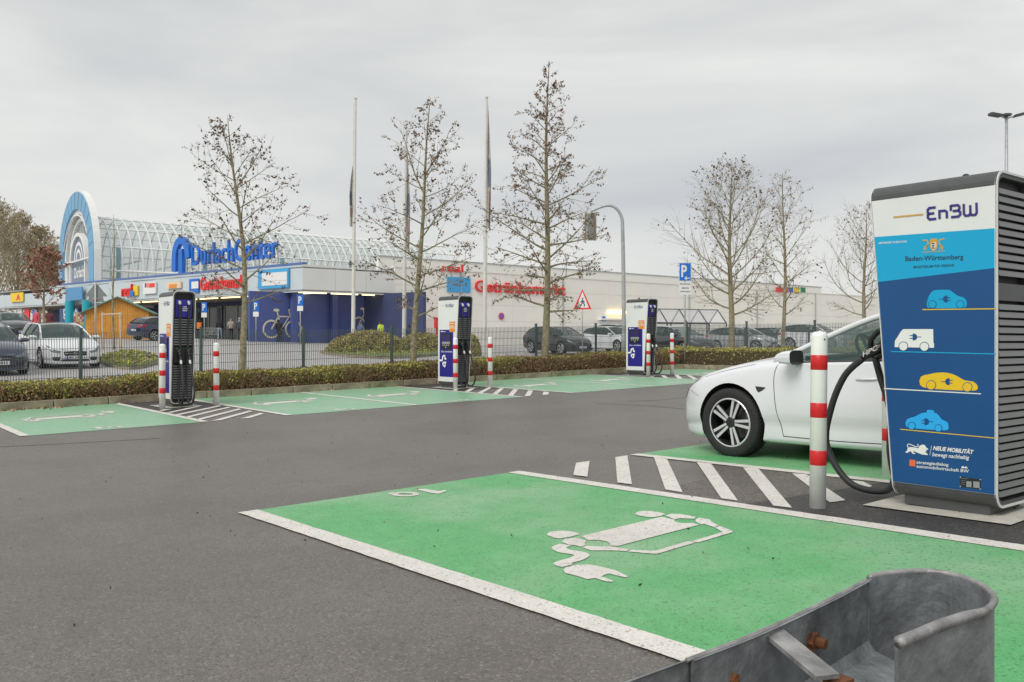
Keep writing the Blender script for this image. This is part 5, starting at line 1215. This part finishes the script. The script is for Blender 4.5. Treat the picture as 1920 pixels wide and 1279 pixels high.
m = MB(); t0, t1 = on_front(119, .33), on_front(145, .33); add_text(m, 'Durlach', lambda a, b: front_pt(t0+(t1-t0)*a, fz_(132, 590, .33)+.55*b, .33), 0, .03); add_text(m, 'Center', lambda a, b: front_pt(t0+(t1-t0)*a, fz_(132, 599, .33)+.5*b, .33), 0, .03); m.build('lettering', SWHITE, o, fix=False)
for px, c_, nm in ((38, SWHITE, 'white narrow poster between the far arcade columns'), (52, RED, 'red narrow poster between the far arcade columns'), (67, SBLUE, 'light blue narrow poster between the far arcade columns')):
    front_board('poster', nm, px-4, px+5, 579, 603, c_, -.5)
for px in (131, 163):
    t = on_front(px, .6); q = front_pt(t, 0, .6); MB().tube([(q[0], q[1], 0), (q[0], q[1], zS+.3)], .42, 12).build('turquoise_column', TURQ, mall)
# wall letters on the cream hall
def on_hall(px, e=.1): r_ = (px-CXP)/F_PX; o = LC+nU*e; return (r_*o.y-o.x)/(Ud.x-r_*Ud.y)
def hall_pt(t, z, e): q = LC+nU*e+Ud*t; return (q.x, q.y, z)
def hz(px, py, e=.1): return zat(py, (LC+nU*e+Ud*on_hall(px, e)).y)
def hall_letters(label, s, px0, px1, pb0, pb1, pt0, mat, bold=.012):
    t0, t1 = on_hall(px0), on_hall(px1); a0, a1 = hz(px0, pb0), hz(px1, pb1); h = hz(px0, pt0)-a0; m = MB()
    add_text(m, s, lambda a, b, d=0: hall_pt(t0+(t1-t0)*a, a0+(a1-a0)*a+h*b, .02+d), 0, bold, depth=.16); return tag(m.build('wall_lettering', mat, None, fix=False), label, 'sign')
hall_letters('large red raised drinks-market lettering on the cream hall wall', 'Getränkemarkt', 891, 1060, 547, 554, 525, RED)
hall_letters('small red raised lettering on the parapet above the wall logo', 'real', 829, 868, 509, 511, 494, RED)
def hall_board(name, label, px0, px1, pt, pb, mat, e=.02, th=.12, cat='sign'):
    t0, t1 = on_hall(px0), on_hall(px1); z0_, z1_ = hz((px0+px1)/2, pb), hz((px0+px1)/2, pt); m = MB(); wall_poly(m, LC, Ud, wrect(t0, t1, z0_, z1_), e, e+th); return tag(m.build(name, mat), label, cat)
hall_board('wall_sign', 'blue framed picture board left of the large red wall lettering', 839, 882, 520, 548, pm('sign_light_blue', (.06, .38, .74)))
for px0, px1, c_, l in ((1455, 1478, RED, 'red board on the far roof edge behind the bare trees'), (1480, 1487, SBLUE, 'small blue board on the far roof edge'), (1489, 1498, SYEL, 'yellow board on the far roof edge'), (1502, 1510, pm('sign_green', (.02, .22, .09)), 'dark green board on the far roof edge')): hall_board('roof_board', l, px0, px1, 539, 548, c_)
def disc(name, label, px, py, r, cols, e=.03):
    t = on_hall(px); z = hz(px, py); q = hall_pt(t, z, e); root = thing(name, label, 'sign', q, ANG_U)
    for k, (rr, c_) in enumerate(cols): MB().lathe([(rr, 0), (rr, .02)], 24, M=Matrix.Translation((0, -.005*k-.01, 0)) @ Matrix.Rotation(math.pi/2, 4, 'X')).build('disc' if not k else 'field', c_, root)
    return root
rt = disc('no_stopping_sign', 'round red and blue no-stopping sign on the cream wall', 941, 593, .3, ((.30, RED), (.235, SBLUE)))
for s_ in (-1, 1): MB().box((0, -.04, 0), (.44, .012, .05), M=Matrix.Rotation(s_*math.pi/4, 4, 'Y')).build('bar', RED, rt)
disc('round_sign', 'small round blue sign with white bar beside the delivery door', 1133, 599, .3, ((.30, SBLUE), (.12, SWHITE)))
q = hall_pt(on_hall(808), 0, 1.0); root = thing('hydrant_box', 'red fire cabinet on a red post before the cream wall', 'hydrant', (q[0], q[1], gz(q[0], q[1])), ANG_U)
MB().box((0, 0, 1.75), (.50, .35, .75), ch=.06).box((0, 0, 2.16), (.58, .42, .06)).build('cabinet', RED, root); MB().box((0, 0, .7), (.26, .2, 1.4), ch=.03).build('post', RED, root)
# bicycle murals on the blue wall: flat painted shapes
def mural(label, px, pyb, k):
    r_ = (px-CXP)/F_PX; o = o2+nU*.02; t = (r_*o.y-o.x)/(Ud.x-r_*Ud.y); z = zat(pyb, (o+Ud*t).y); m = MB()
    def st(P, w):
        v, f = ribbon([(t+a*k, z+b*k) for a, b in P], w*k); m.add([along(o, Ud, a, b) for a, b in v], f)
    for cx_ in (-.62, .55): st([(cx_+.42*math.cos(a), .42+.42*math.sin(a)) for a in [i*.3142 for i in range(21)]], .09)
    for P in ([(-.62, .42), (-.25, 1.05), (.32, 1.05), (-.1, .42), (-.25, 1.05)], [(.55, .42), (.30, 1.38), (.52, 1.45)], [(-.25, 1.05), (-.33, 1.3)]): st(P, .07)
    m.add([along(o, Ud, t+a*k, z+b*k) for a, b in ell((-.36, 1.36), .17, .08, 10)], [tuple(range(10))])
    tag(m.build('bicycle_mural', pm('mural_cream', (.62, .58, .46), .7), None, fix=False), label, 'mural')
mural('cream bicycle picture painted on the blue wall left of the dome bush', 531, 633, 1.45); mural('cream bicycle picture painted on the blue wall behind the flagpole', 690, 622, 1.3)
# ------------------------------------------------------------------ wooden hut
PL = pm('hut_wood', (.66, .30, .055), .7, var=.16, scale=3, bump=.2, bscale=20); PLD = pm('hut_shadow_gap', (.25, .10, .02), .8); GRF = pm('hut_roof_green', (.13, .26, .21), .7, var=.12)
x, y = at(221, 57.5); zh = zat(638, 57.5); hut = thing('wooden_hut', 'orange wooden sales hut with green gable roof', 'hut', (x, y, zh), math.radians(16))
hw, he, ha, dp = 1.92, 1.88, 2.78, 3.0
roofz = lambda t: ha-(ha-he)*abs(t)/hw
npl = 26
for i in range(npl):
    a0, a1 = -hw+2*hw*i/npl+.006, -hw+2*hw*(i+1)/npl-.006; P = [(a0, 0), (a1, 0), (a1, roofz(a1)), (a0, roofz(a0))]
    if a0 < 0 < a1: P = [(a0, 0), (a1, 0), (a1, roofz(a1)), (0, ha), (a0, roofz(a0))]
    MB().prism(P, -.03, .0, 'y').build('plank', PL, hut)
MB().prism([(-hw+.01, .0), (hw-.01, 0), (hw-.01, he-.01), (0, ha-.02), (-hw+.01, he-.01)], .003, dp, 'y').build('hut_body', PLD, hut)
for s_ in (-1, 1):
    for i in range(16): MB().box((s_*(hw+.004), .1+i*dp/16+.09, he/2), (.03, dp/16-.012, he)).build('plank', PL, hut)
    MB().prism([(0, ha+.01), (s_*(hw+.35), he-.16), (s_*(hw+.35), he-.08), (0, ha+.1)], -.28, dp+.2, 'y').build('roof_slope', GRF, hut)
rk = thing('magazine_rack', 'rack of colourful cards against the left side of the hut', 'rack', Matrix.Translation((x, y, zh)) @ Matrix.Rotation(math.radians(16), 4, 'Z') @ Vector((-2.35, .1, 0)), math.radians(16))
MB().box((0, 0, .95), (.62, .08, 1.75)).build('frame', GREY, rk); R = random.Random(8)
cardm = [pm('card_%d' % i, c_, .6) for i, c_ in enumerate(((.6, .1, .1), (.7, .7, .65), (.15, .25, .5), (.6, .5, .15), (.3, .35, .2), (.65, .45, .4)))]
for i in range(5):
    for j in range(9): MB().box((-.25+i*.125, -.055, .2+j*.18), (.1, .02, .14)).build('card', R.choice(cardm), rk)
# ================================================================== masts, signs, people, small things
POLE = pm('pole_galvanised', (.42, .44, .43), .5, .4, var=.12, scale=6); PWHITE = pm('flagpole_white', (.66, .65, .60), .5, var=.06); FLAGW = pm('flag_cloth', (.55, .54, .50), .8, var=.1, scale=2); FLAGB = pm('flag_print_blue', (.20, .22, .32), .8); FLAGR = pm('flag_print_red', (.48, .30, .28), .8)
def flagpole(label, px, d, top_py, seed, w=.16, side=-1, hang=(.42, .95)):
    x, y = at(px, d); z = gz(x, y); H = zat(top_py, d)-z; root = thing('flagpole', label, 'flagpole', (x, y, z), 0, 'white flagpoles with slack flags')
    MB().tube([(0, 0, 0), (.05, 0, H*.55), (.12, 0, H)], [w*.62, w*.5, w*.34], 12).lathe([(w*.5, 0), (w*.55, .06), (.01, .1)], 12, M=Matrix.Translation((.12, 0, H))).build('pole', PWHITE, root, smooth=False)
    R = random.Random(seed); rows, n = [], 26                     # flag hanging limp in folds
    z1, z0 = H*hang[1], H*hang[0]
    for i in range(n+1):
        t = i/n; zz = z1+(z0-z1)*t; wd = .05+.17*min(1, t*2.0)*(1-.2*t); row = []
        for k in range(13):
            s = k/12; row.append((.12*(zz/H)+side*(w*.4+wd*s), .10*math.sin(s*9+t*5+seed)*min(1, t*3+.15), zz-.35*s*(1-t)+.05*math.sin(s*7+seed)))
        rows.append(row)
    def mi(i, j): return 1 if n*.42 < i < n*.62 and 3 < j < 10 else 2 if n*.66 < i < n*.84 and 4 < j < 9 else 0
    m = MB(); m.grid(rows, mi); m.build('flag', [FLAGW, FLAGB, FLAGR], root, smooth=True, fix=False)
    MB().tube([(.10*side+.02, 0, 1.2), (.12+.08*side, 0, H*.98)], .012, 4).build('halyard', PWHITE, root)
flagpole('left flagpole with a limp flag, standing in the dome bush', 662, 42.6, 186, 1, hang=(.50, .76)); flagpole('middle flagpole, mostly hidden behind the middle tree', 757, 47, 236, 2, side=1, hang=(.45, .9)); flagpole('right flagpole with a slack flag, left of the tallest tree', 908, 44.5, 184, 3, side=1, hang=(.49, .97))
# traffic signal on a curved mast, seen from behind
x, y = at(1170, 40); z = gz(x, y); mast = thing('signal_mast', 'grey curved mast carrying a traffic signal seen from behind', 'traffic signal', (x, y, z)); Hm = zat(386, 40)-z
MB().tube(catmull([(0, 0, 0), (-.02, 0, Hm*.5), (-.06, 0, Hm*.82), (-.12, 0, Hm*.93), (-.42, 0, Hm*.99), (-.85, 0, Hm), (-1.5, 0, Hm*.965)], 6), [.10-.05*i/36 for i in range(37)], 10).lathe([(.12, .0), (.12, 1.1), (.10, 1.15)], 12).build('mast', POLE, mast, smooth=True)
MB().lathe([(.085, 0), (.085, .12)], 10, M=Matrix.Translation((-.04, 0, Hm*.66))).build('joint', POLE, mast)
MB().box((-1.52, 0, zat(424, 40)-z), (.30, .22, 1.1), ch=.04).build('signal_housing', pm('signal_grey', (.20, .21, .20), .6), mast); MB().box((-1.52, .14, zat(424, 40)-z), (.54, .03, 1.28), ch=.1).build('backing_board', pm('board_back', (.58, .57, .50), .6, var=.1), mast); MB().tube([(-1.5, 0, Hm*.965), (-1.52, 0, Hm*.9)], .04, 6).build('hanger', POLE, mast)
# floodlight mast
x, y = at(1887, 48); z = gz(x, y); fm = thing('floodlight_mast', 'tall mast with three floodlights above the large charging station', 'lamp post', (x, y, z)); Hf = zat(218, 48)-z
MB().tube([(0, 0, 0), (0, 0, Hf)], [.13, .075], 10).build('mast', POLE, fm, smooth=True); LDK = pm('lamp_dark', (.05, .055, .06), .5)
for dx, tl in ((-.62, .18), (0, 0), (.72, -.25)):
    MB().tube([(0, 0, Hf-.15), (dx*.6, 0, Hf+.02)], .04, 6).build('arm', POLE, fm); MB().box((0, 0, 0), (.62 if dx else .4, .45, .12), ch=.05, M=Matrix.Translation((dx, 0, Hf+.06+abs(dx)*.02)) @ Matrix.Rotation(tl, 4, 'Y')).build('floodlight', LDK, fm)
# parking sign at the hedge corner
def sign_post(label, x, y, H, name='parking_sign', r=.03, rz=0, group=None): root = thing(name, label, 'sign', (x, y, gz(x, y)), rz, group); MB().tube([(0, 0, -.1), (0, 0, H)], r, 10).build('post', POLE, root, smooth=True); return root
def plate(root, name, x0, x1, z0, z1, mats, y=-.045, border=None):
    MB().box(((x0+x1)/2, y+.006, (z0+z1)/2), (x1-x0, .008, z1-z0), ch=0).build(name, mats, root)
x, y = S(23.02, KERB+.15); d_ = y; H = zat(492, d_)-gz(x, y)
ps = sign_post('blue parking sign with white P and arrow over a white text plate', x, y, H); gz0 = gz(x, y); k = d_/F_PX
za_, zb_ = zat(527, d_)-gz0, zat(493, d_)-gz0; plate(ps, 'sign_plate', -.20, .20, za_, zb_, SWHITE); m = MB(); m.box((0, -.046, (za_+zb_)/2), (.375, .006, zb_-za_-.025)); m.build('blue_field', SBLUE, ps)
m = MB(); add_text(m, 'P', lambda a, b: (-.13+.19*a, -.0505, za_+.13+.40*b), 0, .03); v, f = ribbon([(.15, za_+.09), (0, za_+.09)], .03); m.add([(a, -.0505, b) for a, b in v], f); v, f = ribbon([(.055, za_+.15), (-.005, za_+.09), (.055, za_+.03)], .028); m.add([(a, -.0508, b) for a, b in v], f); stuff(m.build('white_marks', SWHITE, ps, fix=False))
z2, z3 = zat(553, d_)-gz0, zat(528.5, d_)-gz0; plate(ps, 'text_plate', -.205, .205, z2, z3, SWHITE); m = MB()
for i, s_ in enumerate(('Elektrofahrzeuge', 'während des', 'Ladevorgangs')): add_text(m, s_, lambda a, b, i=i: (-.17+.34*a if i != 1 else -.12+.24*a, -.0452, z3-.115-.125*i+.075*b), 0, .01)
stuff(m.build('text', C_INK, ps, fix=False))
# warning triangle
x, y = at(1092, 43); wt = sign_post('red-edged warning triangle with walking figure, right of the tallest tree trunk', x, y, zat(545, 43)-gz(x, y), 'warning_sign'); b0, t0_ = zat(580, 43)-gz(x, y), zat(542, 43)-gz(x, y)
tri = lambda s, yy: [(-.45*s, yy, b0+.12*(1-s)*2), (.45*s, yy, b0+.12*(1-s)*2), (0, yy, t0_-.22*(1-s)*2)]
m = MB(); m.add(tri(1, -.045)+tri(1, -.035), [(0, 1, 2), (5, 4, 3), (0, 3, 4, 1), (1, 4, 5, 2), (2, 5, 3, 0)]); m.build('sign_plate', RED, wt); m = MB(); m.add(tri(.7, -.0475), [(0, 1, 2)]); m.build('white_field', SWHITE, wt, fix=False)
m = MB(); c = b0+.14
for P in ([(0, c+.32), (.01, c+.2)], [(.01, c+.22), (-.1, c)], [(.01, c+.2), (.10, c+.1), (.08, c)], [(0, c+.3), (.10, c+.2)], [(0, c+.3), (-.09, c+.2)]):
    v, f = ribbon(P, .045); m.add([(a, -.0505-.0005*len(m.f), b) for a, b in v], f)
m.add([(a, -.0495, b) for a, b in ell((.01, c+.38), .04, .04, 8)], [tuple(range(8))]); stuff(m.build('figure', C_INK, wt, fix=False))
# small parking signs at the arcade
for px, d, tp, l in ((383, 61, 567, 'small parking sign left of the left tree trunk, by the orange jacket'), (480, 60, 565, 'small blue parking sign right of the left tree trunk'), (563, 57, 553, 'taller blue parking sign at the arcade corner')):
    x, y = at(px, d); H = zat(tp, d)-gz(x, y); r = sign_post(l, x, y, H, 'parking_sign', .035, 0, 'small parking signs by the arcade'); plate(r, 'sign_plate', -.20, .20, H-.70, H, SBLUE); m = MB(); add_text(m, 'P', lambda a, b: (-.11+.2*a, -.047, H-.58+.48*b), 0, .03); m.build('letter', SWHITE, r, fix=False); plate(r, 'lower_plate', -.19, .19, H-1.05, H-.72, SWHITE)
x, y = at(179, 46); bs = sign_post('grey back of an arrow-shaped direction sign in front of the hut roof', x, y, zat(529, 46)-gz(x, y), 'direction_sign', .05); hb = lambda py: zat(py, 46)-gz(x, y)
MB().prism([(-.42, hb(566)), (.42, hb(566)), (.36, hb(556)), (.62, hb(556)), (0, hb(530)), (-.62, hb(556)), (-.36, hb(556))], .05, .075, 'y').build('sign_back', pm('sign_back_grey', (.22, .24, .235), .6, .3, var=.1), bs)
for py in (534, 560): MB().box((0, .03, hb(py)), (.3, .04, .05)).build('clamp', POLE, bs)
# trolley shelter by the cream wall
sx, sy = at(1262, 76); sh = thing('trolley_shelter', 'glazed gable shelter with dark frames in front of the cream wall', 'shelter', (sx, sy, gz(sx, sy)), math.radians(22)); FRM = pm('frame_dark', (.07, .075, .07), .5); PC = pm('shelter_glazing', (.66, .66, .70), .2, alpha=.35)
for i in range(5):
    X = -3.4+i*2.0
    m = MB(); m.tube([(X, -1.3, 0), (X, -1.3, 2.1), (X, 0, 3.3), (X, 1.3, 2.1), (X, 1.3, 0)], .07, 6); m.build('frame', FRM, sh)
    if i < 4:
        for s in (-1, 1): m = MB(); m.add([(X, s*1.3, 2.12), (X+2, s*1.3, 2.12), (X+2, 0, 3.32), (X, 0, 3.32)], [(0, 1, 2, 3)]); m.build('roof_pane', PC, sh, fix=False)
        m = MB(); m.add([(X+.05, 1.3, .3), (X+1.95, 1.3, .3), (X+1.95, 1.3, 2.1), (X+.05, 1.3, 2.1)], [(0, 1, 2, 3)]); m.build('wall_pane', PC, sh, fix=False)
for s in (-1, 1): MB().tube([(-3.4, s*1.3, 2.1), (4.6, s*1.3, 2.1)], .05, 5).build('rail', FRM, sh)
MB().tube([(-3.4, 0, 3.3), (4.6, 0, 3.3)], .05, 5).build('ridge_rail', FRM, sh); MB().box((-3.1, -1.34, 1.2), (.7, .05, 1.2)).build('notice', SYEL, sh)
# ------------------------------------------------------------------ people: one continuous skinned body each
def person(label, px, d, py_feet, height, top_c, leg_c, hair_c, rz, walk=.12, arm=.0, hood=False, sit=False):
    x, y = at(px, d); k = height/1.75; root = thing('person', label, 'person', (x, y, gz(x, y) if py_feet is None else zat(py_feet, d)), rz)
    V = [(0, 0, .98), (0, 0, 1.2), (0, 0, 1.42), (0, .01, 1.53), (0, .02, 1.64), (0, .02, 1.72),
         (-.10, 0, .93), (-.10, walk*.6, .52), (-.11, walk*-.2+.0, .09), (-.11, walk*-.2+.13, .03), (.10, 0, .93), (.10, walk*1.4, .53), (.11, walk*1.2, .09), (.11, walk*1.2+.13, .03),
         (-.19, 0, 1.40), (-.25, -.04, 1.13), (-.25, .06+arm, .90+arm*.6), (-.25, .09+arm, .82+arm*.6), (.19, 0, 1.40), (.25, .02, 1.13), (.25, .12+arm, .90+arm*.6), (.25, .15+arm, .82+arm*.6)]
    E = [(0, 1), (1, 2), (2, 3), (3, 4), (4, 5), (0, 6), (6, 7), (7, 8), (8, 9), (0, 10), (10, 11), (11, 12), (12, 13), (2, 14), (14, 15), (15, 16), (16, 17), (2, 18), (18, 19), (19, 20), (20, 21)]
    rad = [.15, .145, .155, .06, .085, .075, .095, .07, .05, .045, .095, .07, .05, .045, .075, .055, .043, .035, .075, .055, .043, .035]
    me = bpy.data.meshes.new('p'); me.from_pydata([tuple(c*k for c in v) for v in V], E, []); ob = link('p', me)
    md = ob.modifiers.new('s', 'SKIN'); 
    for i, sv in enumerate(me.skin_vertices[0].data): sv.radius = (rad[i]*k*(1.12 if i in (1, 2) else 1), rad[i]*k*(.72 if i < 3 else 1)); sv.use_root = i == 0
    ob.modifiers.new('u', 'SUBSURF').levels = 2
    bpy.context.view_layer.update(); dg = bpy.context.evaluated_depsgraph_get(); bm_ = bpy.data.meshes.new_from_object(ob.evaluated_get(dg)); bpy.data.objects.remove(ob)
    SK = pm('skin', (.50, .29, .20), .6); SHOE = pm('shoe', (.04, .038, .036), .6)
    mk = lambda c: pm('cloth_%d_%d_%d' % tuple(int(q*100) for q in c), c, .85, var=.15, scale=9)
    for m_ in (mk(top_c), mk(leg_c), SK, mk(hair_c), SHOE): bm_.materials.append(m_)
    for p in bm_.polygons:
        c = p.center/k; p.use_smooth = True
        p.material_index = 4 if c.z < .10 else 1 if c.z < .95 and abs(c.x) < .2 else (2 if c.z < .87+arm*.6 else 0) if c.z < 1.5 else (3 if (hood or c.z > 1.69 or c.y < .0) else 2)
    o = link('body', bm_, root)
    if top_c and hood is False:
        m = MB(); m.lathe([(.10, 0), (.105, .05), (.085, .10), (.03, .125)], 12, M=Matrix.Translation((0, .0, 1.67*k)) @ Matrix.Diagonal((k*.92, k*1.05, k, 1))); m.build('hair', mk(hair_c), root, smooth=True)
    return root
DK = (.025, .025, .03); JE = (.22, .34, .48); BR = (.05, .035, .025)
person('person in red T-shirt walking behind the white estate car', 68, 50, None, 1.78, (.55, .09, .12), (.07, .08, .12), BR, 2.6)
person('person in maroon pullover walking right of the red T-shirt', 92, 50, None, 1.76, (.14, .03, .04), DK, BR, .3)
pr_ = person('person with orange rucksack under the arcade', 375, 66, 641, 1.72, DK, DK, DK, .1, hood=True); MB().box((0, -.2, 1.22), (.34, .2, .46), ch=.05).build('rucksack', pm('rucksack_orange', (.80, .22, .03), .7), pr_)
person('person in black jacket and pale jeans at the trolleys', 412, 67, 638, 1.72, DK, (.40, .52, .62), DK, .2, arm=.1)
person('person in beige padded jacket under the arcade', 433, 67, 638, 1.68, (.42, .36, .30), DK, (.35, .30, .26), .3, arm=.1, hood=True)
person('person in dark clothes half hidden by the left tree trunk', 449, 67, 638, 1.68, (.06, .07, .09), (.07, .06, .07), (.5, .5, .5), .1)
pr_ = person('person in long black coat with a pink bag before the bicycle mural', 523, 63, 641, 1.62, DK, DK, DK, -.3, hood=True, arm=.05); MB().box((-.38, .15, .72), (.42, .16, .30), ch=.04).build('bag', pm('bag_pink', (.72, .42, .40), .7), pr_)
person('person in blue-grey jacket beside the left flagpole', 676, 62, 649, 1.74, (.10, .13, .20), DK, (.16, .12, .1), -.5)
person('person in yellow high-visibility vest before the blue wall', 714, 62, 648, 1.74, (.62, .75, .08), (.05, .06, .1), BR, .8)
person('person in dark hooded jacket with red shirt left of the middle tree', 768, 62, 654, 1.74, (.04, .05, .10), DK, DK, 2.9, hood=True)
# ------------------------------------------------------------------ bicycles at the arcade
BKM = pm('bike_black', (.03, .032, .035), .5)
def bike_mesh():
    m = MB()
    for cx_ in (-.52, .52): m.tube([(cx_+.33*math.cos(a), 0, .34+.33*math.sin(a)) for a in [i*.3142 for i in range(21)]], .02, 5, cap=False)
    w = m.mesh('wheels', [BKM]); m = MB()
    for P in ([(-.52, 0, .34), (-.18, 0, .82), (.36, 0, .84), (-.05, 0, .32), (-.18, 0, .82)], [(-.52, 0, .34), (-.05, 0, .32)], [(.52, 0, .34), (.36, 0, .84), (.33, 0, 1.02)]): m.tube(P, .018, 5)
    fr = m.mesh('frame', [BKM]); sd = MB().box((-.2, 0, .93), (.26, .13, .06), ch=.03).tube([(-.18, 0, .8), (-.2, 0, .92)], .014, 5).mesh('saddle', [BKM]); hb_ = MB().tube([(.25, -.28, 1.06), (.36, -.1, 1.03), (.36, .1, 1.03), (.25, .28, 1.06)], .014, 5).mesh('handlebar', [BKM]); return w, fr, sd, hb_
bmz = bike_mesh()
for i, px in enumerate((467, 478, 489, 500, 510)):
    x, y = at(px, 63.5+.35*i); b = thing('bicycle', ['bicycle nearest the left tree trunk in the row of parked bicycles', 'second bicycle from the left tree trunk in the bicycle row', 'middle one of the five parked dark bicycles', 'fourth bicycle from the left tree trunk in the bicycle row', 'bicycle nearest the person in black coat in the bicycle row'][i], 'bicycle', (x, y, zat(641.5-.2*i, y)), math.radians(58+6*(i % 3)), 'bicycles parked under the arcade')
    for nm, me in zip(('wheels', 'frame', 'saddle', 'handlebar'), bmz): link(nm, me, b)
x, y = at(395, 66); tr = thing('shopping_trolley', 'row end of a wire shopping trolley beside the orange rucksack', 'trolley', (x, y, zat(640, 66)), .5); m = MB()
for i in range(9): m.tube([(-.5+i*.12, -.28, .5), (-.5+i*.12, -.28, 1.0)], .012, 4); m.tube([(-.5+i*.12, .28, .5), (-.5+i*.12, .28, 1.0)], .012, 4)
for z_ in (.5, .75, 1.0): m.tube([(-.5, -.28, z_), (.48, -.28, z_), (.48, .28, z_), (-.5, .28, z_), (-.5, -.28, z_)], .014, 4)
stuff(m.build('basket', POLE, tr)); m = MB(); m.tube([(-.5, -.25, .5), (.4, -.25, .12), (-.5, -.25, .12)], .016, 4); m.tube([(-.5, .25, .5), (.4, .25, .12), (-.5, .25, .12)], .016, 4); m.build('chassis', POLE, tr)
for dx in (-.45, .4):
    for dy in (-.25, .25): MB().lathe([(.06, -.015), (.06, .015)], 10, M=Matrix.Translation((dx, dy, .06)) @ Matrix.Rotation(math.pi/2, 4, 'X')).build('castor', BKM, tr)
